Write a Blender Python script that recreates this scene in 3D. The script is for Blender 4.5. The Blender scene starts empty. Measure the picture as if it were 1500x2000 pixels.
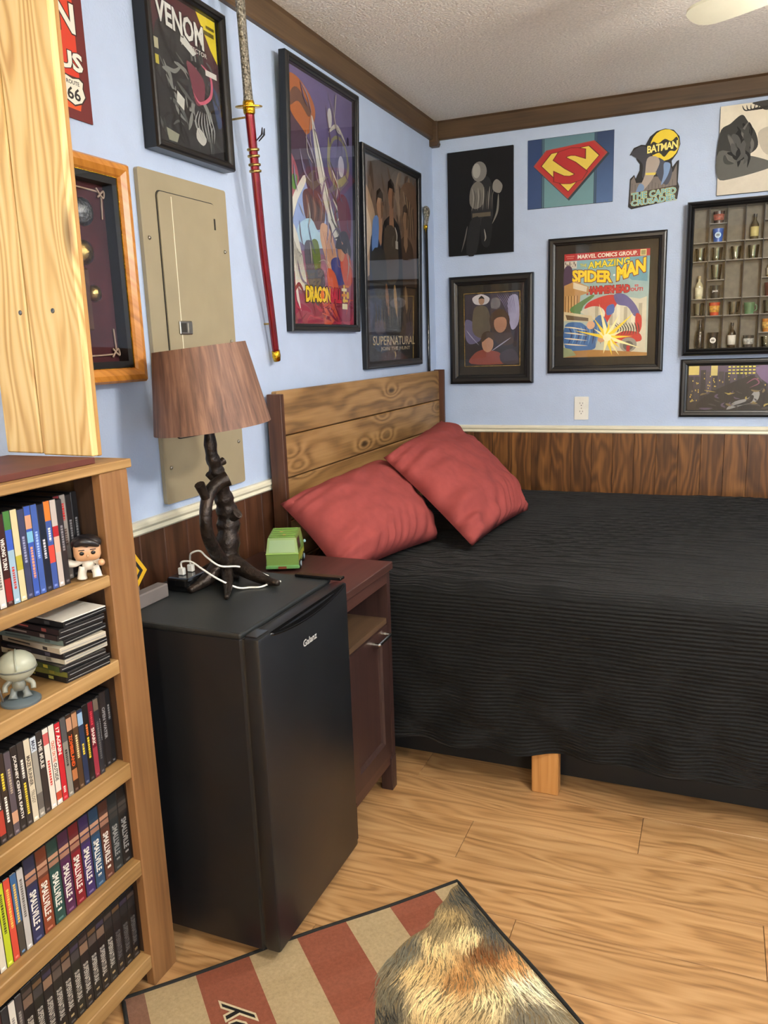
import bpy, bmesh, math, random
import numpy as np
from mathutils import Vector, Matrix
random.seed(7); RNG = np.random.default_rng(11)
SC = bpy.context.scene
COL = SC.collection
PI = math.pi

# ------------------------------------------------------------------ camera, world, exposure
def rig_camera():
    cam = bpy.data.cameras.new('camera'); ob = bpy.data.objects.new('camera', cam); COL.objects.link(ob)
    y, p, r = (math.radians(a) for a in (22.85, 11.82, -2.0))
    f = Vector((-math.sin(y) * math.cos(p), math.cos(y) * math.cos(p), -math.sin(p)))
    rt = Vector((math.cos(y), math.sin(y), 0)); up = rt.cross(f)
    r2 = rt * math.cos(r) + up * math.sin(r); u2 = up * math.cos(r) - rt * math.sin(r)
    m = Matrix((r2, u2, -f)).transposed().to_4x4(); m.translation = (1.361, -4.0, 1.37)
    ob.matrix_world = m
    cam.sensor_fit = 'HORIZONTAL'; cam.sensor_width = 36; cam.lens = 36 * 1555 / 1500; cam.clip_start = .02
    SC.camera = ob
rig_camera()
W = bpy.data.worlds.new('world'); SC.world = W; W.use_nodes = True
W.node_tree.nodes['Background'].inputs[0].default_value = (.86, .93, 1.0, 1)
W.node_tree.nodes['Background'].inputs[1].default_value = 18.0
SC.view_settings.view_transform = 'Standard'; SC.view_settings.look = 'None'
SC.view_settings.gamma = 1; SC.view_settings.use_curve_mapping = False
SC.view_settings.exposure = 0.0
SC.cycles.use_denoising = True
SC.cycles.max_bounces = 7; SC.cycles.diffuse_bounces = 3; SC.cycles.glossy_bounces = 3; SC.cycles.transmission_bounces = 4; SC.cycles.transparent_max_bounces = 12
BULB = 350.0          # emission of the ceiling light's frosted bulbs
FANBULB = 320.0       # emission of the fan light's bulbs
FILL_GLOBE = 330.0         # emission of the added, unseen fill lamp's globe
# daylight enters through the window behind the camera: a portal guides the sky's rays
pl = bpy.data.lights.new('window_portal', 'AREA'); pl.shape = 'RECTANGLE'; pl.size = 1.2; pl.size_y = 1.25
pl.cycles.is_portal = True
po = bpy.data.objects.new('window_portal', pl); COL.objects.link(po)
po.location = (2.8, -5.26, 1.425); po.rotation_euler = (PI / 2, 0, 0)

# ------------------------------------------------------------------ materials
def lin(c):
    c = [x / 255 for x in c[:3]]
    return tuple(x / 12.92 if x <= .04045 else ((x + .055) / 1.055) ** 2.4 for x in c)
def rgba(c): return (*lin(c), 1)
class NT:
    def __init__(s, name):
        s.m = bpy.data.materials.new(name); s.m.use_nodes = True; s.t = s.m.node_tree; s.t.nodes.clear()
        s.out = s.t.nodes.new('ShaderNodeOutputMaterial')
    def n(s, kind, props=None, **ins):
        nd = s.t.nodes.new('ShaderNode' + kind)
        for k, v in (props or {}).items(): setattr(nd, k, v)
        for k, v in ins.items():
            s.put(nd.inputs[int(k[1:]) if k[0] == 'i' and k[1:].isdigit() else k.replace('_', ' ')], v)
        return nd
    def put(s, sock, v):
        if hasattr(v, 'is_output'): s.t.links.new(v, sock)
        elif hasattr(v, 'outputs'): s.t.links.new(v.outputs[0], sock)
        else: sock.default_value = v
    def math(s, op, a, b=None):
        nd = s.n('Math', {'operation': op}); s.put(nd.inputs[0], a)
        if b is not None: s.put(nd.inputs[1], b)
        return nd.outputs[0]
    def ramp(s, fac, stops):
        nd = s.n('ValToRGB'); e = nd.color_ramp.elements
        while len(e) < len(stops): e.new(.5)
        for el, (p, c) in zip(e, stops): el.position = p; el.color = rgba(c)
        s.put(nd.inputs[0], fac); return nd.outputs[0]
    def bsdf(s, **k):
        b = s.n('BsdfPrincipled', None, **k); s.t.links.new(b.outputs[0], s.out.inputs[0]); return b
    def bump(s, h, strength=.2, dist=.01):
        return s.n('Bump', None, Strength=strength, Distance=dist, Height=h).outputs[0]
def plain(name, c, rough=.5, metal=0, var=.08, vs=12, bump=0, bs=60, bd=.004, spec=.5, coat=0):
    t = NT(name); tc = t.n('TexCoord').outputs['Object']
    nz = t.n('TexNoise', None, Vector=tc, Scale=vs, Detail=3.0)
    lo = [max(0, x * (1 - var)) for x in c]; hi = [min(255, x * (1 + var)) for x in c]
    col = t.ramp(nz.outputs[0], [(.3, lo), (.7, hi)])
    k = dict(Base_Color=col, Roughness=rough, Metallic=metal)
    b = t.bsdf(**k); b.inputs['Specular IOR Level'].default_value = spec; b.inputs['Coat Weight'].default_value = coat
    if bump:
        n2 = t.n('TexNoise', None, Vector=tc, Scale=bs, Detail=4.0)
        t.put(b.inputs['Normal'], t.bump(n2.outputs[0], bump, bd))
    return t.m
def wood(name, cols, axis=0, ring=14, warp=2.0, kn=0, rough=.5, fine=.35, bump=.12, ks=(1.6, 6), var=.25, long=.5, coat=0, ringw=.35):
    t = NT(name); tc = t.n('TexCoord').outputs['Object']; rnd = t.n('ObjectInfo').outputs['Random']
    off = t.n('CombineXYZ', None, X=t.math('MULTIPLY', rnd, 17.3), Y=t.math('MULTIPLY', rnd, 9.1), Z=t.math('MULTIPLY', rnd, 5.7))
    p = t.n('VectorMath', {'operation': 'ADD'}, i0=tc, i1=off)
    sp = t.n('SeparateXYZ', None, Vector=p); ax = [sp.outputs[i] for i in range(3)]
    L = ax[axis]; o = [ax[i] for i in range(3) if i != axis]; A = t.math('ADD', o[0], o[1])
    v1 = t.n('CombineXYZ', None, X=t.math('MULTIPLY', L, long), Y=t.math('MULTIPLY', A, 3.0))
    n1 = t.n('TexNoise', None, Vector=v1, Scale=2.2, Detail=2.5, Roughness=.55).outputs[0]
    rv = t.math('ADD', t.math('MULTIPLY', A, ring), t.math('MULTIPLY', n1, warp * 2.2))
    k = None
    if kn:
        v2 = t.n('CombineXYZ', None, X=t.math('MULTIPLY', L, ks[0]), Y=t.math('MULTIPLY', A, ks[1]), Z=t.math('MULTIPLY', rnd, 3.0))
        d = t.n('TexVoronoi', None, Vector=v2, Scale=1.0).outputs['Distance']
        k = t.math('POWER', 2.718, t.math('MULTIPLY', t.math('MULTIPLY', d, d), -16.0))
        rv = t.math('ADD', rv, t.math('MULTIPLY', k, kn))
    s = t.math('MULTIPLY_ADD', t.math('SINE', t.math('MULTIPLY', rv, 6.283)), .5); s.node.inputs[2].default_value = .5
    v3 = t.n('CombineXYZ', None, X=t.math('MULTIPLY', L, 3.0), Y=t.math('MULTIPLY', A, 110.0))
    f = t.n('TexNoise', None, Vector=v3, Scale=1.0, Detail=3.0).outputs[0]
    v4 = t.n('CombineXYZ', None, X=t.math('MULTIPLY', L, 1.1), Y=t.math('ADD', t.math('MULTIPLY', A, 16.0), t.math('MULTIPLY', n1, 2.5)))
    g = t.n('TexNoise', None, Vector=v4, Scale=1.0, Detail=4.0, Roughness=.6).outputs[0]
    g = t.n('MapRange', None, Value=g); g.inputs[1].default_value = .28; g.inputs[2].default_value = .72
    fac = t.math('ADD', t.math('MULTIPLY', s, (1 - fine) * ringw), t.math('MULTIPLY', f, fine))
    fac = t.math('ADD', fac, t.math('MULTIPLY', g.outputs[0], (1 - fine) * (1 - ringw)))
    c = t.ramp(fac, [(.12, cols[0]), (.45, cols[1]), (.8, cols[2])])
    if k is not None:
        mk = t.n('MapRange', None, Value=k); mk.inputs[1].default_value = .72; mk.inputs[2].default_value = .95
        c = t.n('MixRGB', None, Fac=t.math('MULTIPLY', mk.outputs[0], .75), Color1=c, Color2=rgba([x * .55 for x in cols[0]])).outputs[0]
    big = t.n('TexNoise', None, Vector=p, Scale=1.7, Detail=1.0).outputs[0]
    val = t.math('ADD', t.math('MULTIPLY', rnd, var), t.math('MULTIPLY', big, .16))
    val = t.math('ADD', val, 1 - var * .5 - .08)
    c = t.n('HueSaturation', None, Color=c, Value=val).outputs[0]
    b = t.bsdf(Base_Color=c, Roughness=rough); b.inputs['Coat Weight'].default_value = coat
    t.put(b.inputs['Normal'], t.bump(fac, bump, .002))
    return t.m
def attr_mat(name, rough=.45, noise=.06, spec=.5, metal=0, coat=0, bump=0, bs=900, ns=25):
    t = NT(name); a = t.n('Attribute', {'attribute_name': 'Col'}).outputs['Color']
    nz = t.n('TexNoise', None, Vector=t.n('TexCoord').outputs['Object'], Scale=float(ns), Detail=5.0, Roughness=.65).outputs[0]
    v = t.math('ADD', t.math('MULTIPLY', nz, noise * 4), 1 - noise * 2)
    c = t.n('HueSaturation', None, Color=a, Value=v).outputs[0]
    b = t.bsdf(Base_Color=c, Roughness=rough, Metallic=metal); b.inputs['Specular IOR Level'].default_value = spec
    b.inputs['Coat Weight'].default_value = coat
    if bump:
        n2 = t.n('TexNoise', None, Vector=t.n('TexCoord').outputs['Object'], Scale=float(bs), Detail=2.0)
        t.put(b.inputs['Normal'], t.bump(n2.outputs[0], bump, .002))
    return t.m
def clear(name, tint=(255, 255, 255), rough=.01, ior=1.45, refl=1.0):
    t = NT(name); fr = t.n('Fresnel', None, IOR=ior); tr = t.n('BsdfTransparent', None, Color=rgba(tint))
    gl = t.n('BsdfGlossy', None, Roughness=rough)
    mx = t.n('MixShader', None, i0=t.math('MULTIPLY', fr.outputs[0], refl), i1=tr, i2=gl); t.t.links.new(mx.outputs[0], t.out.inputs[0]); return t.m
def emit(name, c, s):
    t = NT(name); e = t.n('Emission', None, Color=rgba(c), Strength=s); t.t.links.new(e.outputs[0], t.out.inputs[0]); return t.m

M = {}
M['paint'] = plain('blue_wall_paint', (184, 200, 226), .6, var=.012, bump=.35, bs=140, bd=.004, spec=.3)
M['ceiling'] = plain('textured_ceiling', (240, 235, 226), .9, var=.05, vs=110, bump=.6, bs=110, bd=.008, spec=.1)
M['crown'] = wood('brown_crown_wood', [(54, 40, 26), (80, 60, 40), (100, 77, 52)], 0, 9, rough=.5, fine=.5)
M['crown_y'] = wood('brown_crown_wood_side', [(54, 40, 26), (80, 60, 40), (100, 77, 52)], 1, 9, rough=.5, fine=.5)
M['cream'] = plain('cream_trim_paint', (232, 226, 200), .4, var=.02)
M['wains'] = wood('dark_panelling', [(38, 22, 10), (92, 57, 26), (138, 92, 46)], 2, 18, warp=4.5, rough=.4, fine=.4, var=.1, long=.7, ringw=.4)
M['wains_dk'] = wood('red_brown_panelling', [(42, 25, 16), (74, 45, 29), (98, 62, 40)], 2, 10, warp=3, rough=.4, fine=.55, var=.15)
M['floor'] = wood('oak_floor_planks', [(104, 70, 38), (174, 132, 86), (198, 158, 110)], 0, 26, warp=5.5, rough=.33, fine=.5, bump=.06, var=.1, long=.55, ringw=.5)
M['gap'] = plain('dark_floor_gap', (70, 46, 24), .8)
M['pine'] = wood('clear_pine', [(190, 140, 78), (226, 190, 124), (238, 210, 150)], 2, 42, warp=6.5, kn=3.2, ks=(2.2, 8.0), rough=.42, fine=.3, bump=.08, var=.06, long=.42, ringw=.62)
M['pine_edge'] = wood('pine_edge', [(130, 92, 44), (176, 132, 72), (196, 150, 88)], 2, 20, rough=.6, fine=.6, var=.05)
M['shelf'] = wood('shelf_pine', [(106, 78, 44), (156, 120, 72), (182, 146, 96)], 1, 15, warp=2.5, kn=1.2, ks=(2, 7), rough=.55, fine=.45, bump=.15, var=.12)
M['post'] = wood('shelf_post_wood', [(92, 60, 34), (136, 96, 58), (158, 116, 74)], 2, 12, warp=1.5, kn=1.0, ks=(2, 9), rough=.55, fine=.5, var=.05)
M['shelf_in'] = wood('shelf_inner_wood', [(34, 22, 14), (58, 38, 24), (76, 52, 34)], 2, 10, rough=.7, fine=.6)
M['hbplank'] = wood('stained_headboard_pine', [(76, 53, 29), (144, 108, 64), (172, 134, 86)], 1, 12, warp=2.0, kn=2.4, ks=(3.0, 8.5), rough=.5, fine=.38, bump=.15, var=.12, long=.6, ringw=.55)
M['hbpost'] = wood('dark_headboard_post', [(46, 26, 16), (80, 48, 30), (104, 66, 42)], 2, 14, rough=.5, fine=.5)
M['oak'] = wood('oak_frame_wood', [(148, 88, 28), (190, 122, 46), (210, 146, 68)], 2, 30, rough=.32, fine=.55, var=.05)
M['block'] = wood('bed_block_pine', [(140, 92, 42), (184, 130, 70), (200, 150, 90)], 2, 40, rough=.6, fine=.5)
M['espresso'] = wood('espresso_wood', [(42, 24, 21), (64, 40, 35), (80, 52, 45)], 1, 14, rough=.38, fine=.6, var=.05)
M['espresso_z'] = wood('espresso_wood_upright', [(36, 22, 20), (52, 34, 31), (64, 43, 38)], 2, 14, rough=.42, fine=.6, var=.05)
M['ns_shelf'] = wood('nightstand_shelf', [(66, 48, 34), (86, 65, 46), (102, 79, 56)], 1, 20, rough=.5, fine=.6)
M['black_frame'] = plain('black_frame_lacquer', (14, 14, 15), .32, var=.1)
M['black_matte'] = plain('matte_black', (17, 17, 18), .6, var=.1)
M['fridge'] = plain('black_fridge_enamel', (24, 26, 29), .36, var=.06, bump=.06, bs=420, bd=.002)
M['fridge_top'] = plain('black_fridge_top', (34, 37, 37), .45, var=.1, bump=.1, bs=420, bd=.002)
M['fridge_gloss'] = plain('black_handle_plastic', (13, 13, 14), .22)
M['white'] = plain('white_plastic', (232, 230, 220), .35, var=.02)
M['slot'] = plain('dark_slot', (40, 38, 34), .7)
M['beige'] = plain('beige_enamel', (158, 146, 118), .38, var=.02, bump=.04, bs=300)
M['chrome'] = plain('chrome_metal', (200, 198, 190), .18, 1.0, var=.05)
M['steel'] = plain('brushed_nickel', (170, 165, 155), .3, 1.0, var=.08)
M['silver_ornate'] = plain('ornate_silver', (150, 145, 132), .35, 1.0, var=.4, vs=160, bump=1.0, bs=130, bd=.01)
M['gold'] = plain('polished_gold', (214, 168, 48), .25, 1.0, var=.2, vs=120, bump=.5, bs=160, bd=.005)
M['brass'] = plain('worn_brass', (176, 150, 92), .3, 1.0, var=.25, vs=60, bump=.4, bs=120, bd=.004)
M['pewter'] = plain('dark_pewter', (110, 112, 112), .35, .9, var=.35, vs=70, bump=.6, bs=140, bd=.006)
M['lacquer'] = plain('red_metallic_lacquer', (122, 10, 24), .22, .45, var=.1, coat=.6)
M['black_gloss'] = plain('glossy_black', (12, 12, 13), .15, coat=.4)
M['bronze'] = plain('dark_bronze_branch', (44, 36, 31), .38, .55, var=.3, vs=40, bump=.7, bs=55, bd=.006)
M['red_fabric'] = plain('red_pillow_cotton', (144, 68, 65), .9, var=.04, vs=30, bump=.25, bs=700, bd=.001, spec=.15)
M['rug'] = attr_mat('printed_rug_pile', .95, .17, .1, bump=.5, bs=500, ns=140)
M['binding'] = plain('black_rug_binding', (28, 28, 26), .95, var=.2, bump=.4, bs=300)
M['print'] = attr_mat('printed_paper', .42, .12, .4, ns=16)
M['tin'] = attr_mat('printed_tin', .3, .03, .5)
M['canvas'] = attr_mat('printed_canvas', .75, .06, .2, bump=.2, bs=700)
M['sleeve'] = attr_mat('printed_sleeve', .3, .05, .5)
M['toy'] = attr_mat('painted_toy_vinyl', .32, .03, .5)
M['glass'] = clear('picture_glass', ior=1.45, refl=1.2)
M['tumbler'] = clear('clear_tumbler_glass', (246, 247, 242), .04, 1.6, 1.3)
M['matboard'] = plain('charcoal_mat_board', (46, 44, 40), .9, var=.05)
M['felt'] = plain('grey_felt_backing', (112, 108, 98), .95, var=.08, vs=40)
M['case_shelf'] = plain('grey_case_shelf', (120, 118, 110), .4)
M['maroon'] = plain('maroon_velvet', (70, 26, 30), .9, var=.12)
M['grey_box'] = plain('taupe_grey_plastic', (112, 104, 100), .5, var=.05)
M['yellow'] = plain('yellow_sign_paint', (236, 186, 24), .4, var=.03)
M['red_box'] = plain('red_brown_board', (84, 40, 30), .6, var=.12)
M['rope'] = plain('pale_cord', (176, 150, 128), .9, var=.1)
M['fan'] = plain('fan_blade_white', (224, 222, 200), .4, var=.02)
M['lawn'] = plain('garden_lawn', (70, 110, 40), .9, var=.4, vs=3)
M['bulb'] = emit('lit_frosted_bulb', (255, 249, 242), BULB)
M['globe'] = emit('fill_lamp_globe', (255, 246, 230), FILL_GLOBE)
M['fanbulb'] = emit('lit_fan_bulb', (255, 247, 236), FANBULB)
def shade_mat():
    t = NT('wood_grain_lamp_shade'); tc = t.n('TexCoord').outputs['Object']; sp = t.n('SeparateXYZ', None, Vector=tc)
    an = t.math('ARCTAN2', sp.outputs[1], sp.outputs[0])
    v = t.n('CombineXYZ', None, X=t.math('MULTIPLY', an, 2.6), Y=t.math('MULTIPLY', sp.outputs[2], 1.6))
    n = t.n('TexNoise', None, Vector=v, Scale=4.0, Detail=6.0, Roughness=.62, Distortion=.4).outputs[0]
    c = t.ramp(n, [(.3, (76, 54, 46)), (.5, (112, 80, 64)), (.7, (142, 106, 84))])
    t.bsdf(Base_Color=c, Roughness=.6); return t.m
M['shade'] = shade_mat()
def coverlet_mat():
    t = NT('black_corduroy'); uv = t.n('UVMap').outputs[0]; sp = t.n('SeparateXYZ', None, Vector=uv)
    wob = t.n('TexNoise', None, Vector=uv, Scale=3.0, Detail=2.0).outputs[0]
    s = t.math('ADD', sp.outputs[1], t.math('MULTIPLY', wob, .012))
    rib = t.math('SINE', t.math('MULTIPLY', s, 2 * PI / .0115))
    n = t.n('TexNoise', None, Vector=uv, Scale=9.0, Detail=4.0).outputs[0]
    nn = t.n('MapRange', None, Value=n); nn.inputs[1].default_value = .35; nn.inputs[2].default_value = .62
    h = t.math('MULTIPLY', rib, t.math('ADD', t.math('MULTIPLY', nn.outputs[0], .35), .12))
    st = t.n('CombineXYZ', None, X=t.math('MULTIPLY', sp.outputs[0], 5.0), Y=t.math('MULTIPLY', sp.outputs[1], 34.0))
    w2 = t.n('TexNoise', None, Vector=st, Scale=1.0, Detail=4.0, Roughness=.6).outputs[0]
    hh = t.math('ADD', h, t.math('MULTIPLY', w2, 2.6))
    c = t.ramp(n, [(.3, (11, 12, 12)), (.7, (18, 19, 19))])
    b = t.bsdf(Base_Color=c, Roughness=.75); b.inputs['Sheen Weight'].default_value = .04; b.inputs['Sheen Roughness'].default_value = .4
    b.inputs['Specular IOR Level'].default_value = .22
    t.put(b.inputs['Normal'], t.bump(hh, .9, .006)); return t.m
M['coverlet'] = coverlet_mat()

# ------------------------------------------------------------------ mesh helpers
def empty(name, label, cat, mat=None, loc=None, group=None, kind=None):
    o = bpy.data.objects.new(name, None); COL.objects.link(o); o.empty_display_size = .05
    if mat is not None: o.matrix_world = mat
    if loc is not None: o.location = loc
    tag(o, label, cat, group, kind); return o
def tag(o, label=None, cat=None, group=None, kind=None):
    if label: o['label'] = label
    if cat: o['category'] = cat
    if group: o['group'] = group
    if kind: o['kind'] = kind
    return o
class MB:
    def __init__(s): s.v = []; s.f = []; s.c = []; s.uv = None
    def add(s, v, f, c=None):
        k = len(s.v); s.v += [tuple(p) for p in v]; s.f += [tuple(i + k for i in q) for q in f]; s.c += [c] * len(f); return s
    def box(s, x0, x1, y0, y1, z0, z1, bev=0, c=None, mat=None):
        bm = bmesh.new(); bmesh.ops.create_cube(bm, size=1)
        for v in bm.verts: v.co = Vector(((x0 + x1) / 2 + v.co.x * (x1 - x0), (y0 + y1) / 2 + v.co.y * (y1 - y0), (z0 + z1) / 2 + v.co.z * (z1 - z0)))
        if bev: bmesh.ops.bevel(bm, geom=bm.edges[:], offset=bev, segments=2 if bev > .004 else 1, affect='EDGES', profile=.5)
        if mat is not None: bmesh.ops.transform(bm, matrix=mat, verts=bm.verts)
        bm.verts.index_update(); s.add([v.co for v in bm.verts], [[v.index for v in f.verts] for f in bm.faces], c); bm.free(); return s
    def tube(s, path, rad, seg=10, c=None, squash=1.0, closed=False):
        P = [Vector(p) for p in path]; n = len(P)
        R = rad if hasattr(rad, '__len__') else [rad] * n
        up = Vector((0, 0, 1)); vs = []; prev = None
        for i, p in enumerate(P):
            if closed: d = P[(i + 1) % n] - P[i - 1]
            else: d = P[min(i + 1, n - 1)] - P[max(i - 1, 0)]
            d.normalize()
            if prev is None: a = d.cross(up if abs(d.z) < .95 else Vector((1, 0, 0)))
            else: a = prev - d * prev.dot(d)
            a.normalize(); prev = a.copy(); b = d.cross(a)
            for k in range(seg):
                t = 2 * PI * k / seg; vs.append(p + a * (math.cos(t) * R[i]) + b * (math.sin(t) * R[i] * squash))
        fs = []
        for i in range(n if closed else n - 1):
            j = (i + 1) % n
            for k in range(seg): fs.append((i * seg + k, i * seg + (k + 1) % seg, j * seg + (k + 1) % seg, j * seg + k))
        if not closed: fs += [tuple(range(seg))[::-1], tuple((n - 1) * seg + k for k in range(seg))]
        return s.add(vs, fs, c)
    def lathe(s, prof, seg=20, o=(0, 0, 0), c=None, mat=None):
        vs = []; o = Vector(o)
        for r, z in prof:
            for k in range(seg):
                t = 2 * PI * k / seg; p = Vector((r * math.cos(t), r * math.sin(t), z))
                vs.append((mat @ p if mat is not None else p) + o)
        fs = []
        for i in range(len(prof) - 1):
            for k in range(seg): fs.append((i * seg + k, i * seg + (k + 1) % seg, (i + 1) * seg + (k + 1) % seg, (i + 1) * seg + k))
        if prof[0][0] > 1e-6: fs.append(tuple(range(seg))[::-1])
        if prof[-1][0] > 1e-6: fs.append(tuple((len(prof) - 1) * seg + k for k in range(seg)))
        return s.add(vs, fs, c)
    def ball(s, o, r, seg=16, rings=10, c=None, mat=None):
        r = r if hasattr(r, '__len__') else (r, r, r); vs = []; fs = []; o = Vector(o)
        for i in range(rings + 1):
            a = PI * i / rings
            for k in range(seg):
                t = 2 * PI * k / seg; p = Vector((r[0] * math.sin(a) * math.cos(t), r[1] * math.sin(a) * math.sin(t), r[2] * math.cos(a)))
                vs.append((mat @ p if mat is not None else p) + o)
        for i in range(rings):
            for k in range(seg): fs.append((i * seg + k, (i + 1) * seg + k, (i + 1) * seg + (k + 1) % seg, i * seg + (k + 1) % seg))
        return s.add(vs, fs, c)
    def prism(s, pts, w0, w1, c=None):
        n = len(pts); vs = [(x, y, w0) for x, y in pts] + [(x, y, w1) for x, y in pts]
        fs = [tuple(range(n))[::-1], tuple(range(n, 2 * n))] + [(i, (i + 1) % n, n + (i + 1) % n, n + i) for i in range(n)]
        return s.add(vs, fs, c)
    def build(s, name, mat, parent=None, smooth=None, loc=None, rot=None, shade_angle=None):
        me = bpy.data.meshes.new(name); me.from_pydata(s.v, [], s.f)
        me.materials.append(M[mat] if isinstance(mat, str) else mat)
        if any(c is not None for c in s.c):
            at = me.color_attributes.new('Col', 'FLOAT_COLOR', 'CORNER'); buf = []
            for fc, c in zip(s.f, s.c):
                if c is not None and hasattr(c[0], '__len__'): buf += [x for q in c for x in rgba(q)]
                else: buf += list(rgba(c or (128, 128, 128))) * len(fc)
            at.data.foreach_set('color', buf)
        if s.uv is not None:
            u = me.uv_layers.new(name='UVMap'); u.data.foreach_set('uv', [x for fc in s.f for i in fc for x in s.uv[i]])
        if smooth: me.polygons.foreach_set('use_smooth', [True] * len(me.polygons)); 
        if smooth and shade_angle: me.set_sharp_from_angle(angle=math.radians(shade_angle))
        me.update(); o = bpy.data.objects.new(name, me); COL.objects.link(o)
        if parent is not None: o.parent = parent
        if loc is not None: o.location = loc
        if rot is not None: o.rotation_euler = rot
        return o
def spline(pts, n=8, closed=False):
    P = [np.array(p, float) for p in pts]; out = []; N = len(P)
    for i in range(N if closed else N - 1):
        g = (lambda k: P[k % N]) if closed else (lambda k: P[min(max(k, 0), N - 1)])
        a, b, c, d = g(i - 1), g(i), g(i + 1), g(i + 2)
        for k in range(n):
            t = k / n; out.append(.5 * ((2 * b) + (-a + c) * t + (2 * a - 5 * b + 4 * c - d) * t * t + (-a + 3 * b - 3 * c + d) * t ** 3))
    if not closed: out.append(P[-1])
    return [tuple(p) for p in out]
_TX = {}
def glyphs(s, off=0.0, shear=0.0, spacing=1.0):
    key = (s, off, shear, spacing)
    if key not in _TX:
        cu = bpy.data.curves.new('lettering', 'FONT'); cu.body = s; cu.resolution_u = 2; cu.offset = off; cu.shear = shear; cu.space_character = spacing
        ob = bpy.data.objects.new('lettering', cu); me = bpy.data.meshes.new_from_object(ob)
        v = np.array([tuple(q.co)[:2] for q in me.vertices]); f = [tuple(p.vertices) for p in me.polygons]
        bpy.data.meshes.remove(me); bpy.data.objects.remove(ob); bpy.data.curves.remove(cu); _TX[key] = (v, f)
    return _TX[key]
class Print:
    """flat print: coloured inks laid over one another; u to the right, v downwards, both 0..1"""
    def __init__(s, w, h, step=2.2e-5): s.w, s.h, s.z, s.step, s.m = w, h, 0.0, step, MB()
    def _p(s, u, v): return ((u - .5) * s.w, (.5 - v) * s.h, s.z)
    def poly(s, pts, c, smooth=0, rnd=None):
        if smooth: pts = [(p[0], p[1]) for p in spline(pts, smooth, True)]
        area = sum(pts[i - 1][0] * pts[i][1] - pts[i][0] * pts[i - 1][1] for i in range(len(pts)))
        if area > 0: pts = pts[::-1]
        s.m.add([s._p(*p) for p in pts], [tuple(range(len(pts)))], c); s.z += s.step; return s
    def rect(s, u0, v0, u1, v1, c, c2=None, horiz=False):
        cc = c if c2 is None else ([c, c, c2, c2] if horiz else [c2, c, c, c2])
        # order: bottom-left, bottom-right, top-right, top-left
        if c2 is not None: cc = [c, c2, c2, c] if horiz else [c2, c2, c, c]
        s.m.add([s._p(u0, v1), s._p(u1, v1), s._p(u1, v0), s._p(u0, v0)], [(0, 1, 2, 3)], cc); s.z += s.step; return s
    def ell(s, u, v, ru, rv, c, n=20, rot=0):
        pts = []
        for k in range(n):
            t = 2 * PI * k / n; x, y = ru * math.cos(t), rv * math.sin(t)
            pts.append((u + x * math.cos(rot) - y * math.sin(rot), v + x * math.sin(rot) + y * math.cos(rot)))
        return s.poly(pts, c)
    def line(s, pts, wd, c, taper=True):
        """brush stroke; wd as a fraction of the print's width"""
        P = [(np.array(p) * (s.w, s.h)) for p in spline(pts, 6)]; n = len(P); A = []; B = []
        for i, p in enumerate(P):
            d = P[min(i + 1, n - 1)] - P[max(i - 1, 0)]; d = d / (np.linalg.norm(d) + 1e-9); q = np.array((-d[1], d[0]))
            r = wd * s.w * .5 * (math.sin(PI * (.08 + .92 * i / (n - 1))) if taper else 1)
            A.append(tuple((p + q * r) / (s.w, s.h))); B.append(tuple((p - q * r) / (s.w, s.h)))
        V = [s._p(*p) for p in A + B]
        s.m.add(V, [(i, i + 1, n + i + 1, n + i) for i in range(n - 1)], c); s.z += s.step; return s
    def text(s, t, box, c, bold=.012, turn=0, outline=None, shear=0, slant=0, bow=0, spacing=1.0, grow=0):
        u0, v0, u1, v1 = box; ref, _ = glyphs(t, 0, shear, spacing); mn = ref.min(0); sz = ref.max(0) - mn
        for off, col in ([(outline[1], outline[0])] if outline else []) + [(bold, c)]:
            v, f = glyphs(t, off, shear, spacing); a = (v - mn) / sz; pts = []
            for x, y in a:
                if turn == 0: u = u0 + x * (u1 - u0); vv = v1 - y * (v1 - v0) * (1 + grow * x) + slant * x + bow * 4 * x * (1 - x)
                elif turn == 1: u = u0 + y * (u1 - u0); vv = v0 + x * (v1 - v0)          # reads downwards
                else: u = u1 - y * (u1 - u0); vv = v1 - x * (v1 - v0)                     # reads upwards
                pts.append(s._p(u, vv))
            s.m.add(pts, f, col); s.z += s.step
        return s
    def build(s, parent, lift=0.0, mat='print', name='print', cx=0, cy=0):
        s.m.v = [(x + cx, y + cy, z + lift) for x, y, z in s.m.v]
        return s.m.build(name, mat, parent)
def wall_mat(wall, u, v, out=0.0, tilt=0.0, roll=0.0):
    if wall == 'back': r, n, p = Vector((1, 0, 0)), Vector((0, -1, 0)), Vector((u, -out, v))
    else: r, n, p = Vector((0, 1, 0)), Vector((1, 0, 0)), Vector((out, u, v))
    m = Matrix((r, Vector((0, 0, 1)), n)).transposed().to_4x4(); m.translation = p
    return m @ Matrix.Rotation(tilt, 4, 'X') @ Matrix.Rotation(roll, 4, 'Z')
def struct(name, mb, mat, parent=None, **k):
    o = mb.build(name, mat, parent, **k)
    if parent is None: o['kind'] = 'structure'
    return o

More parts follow.
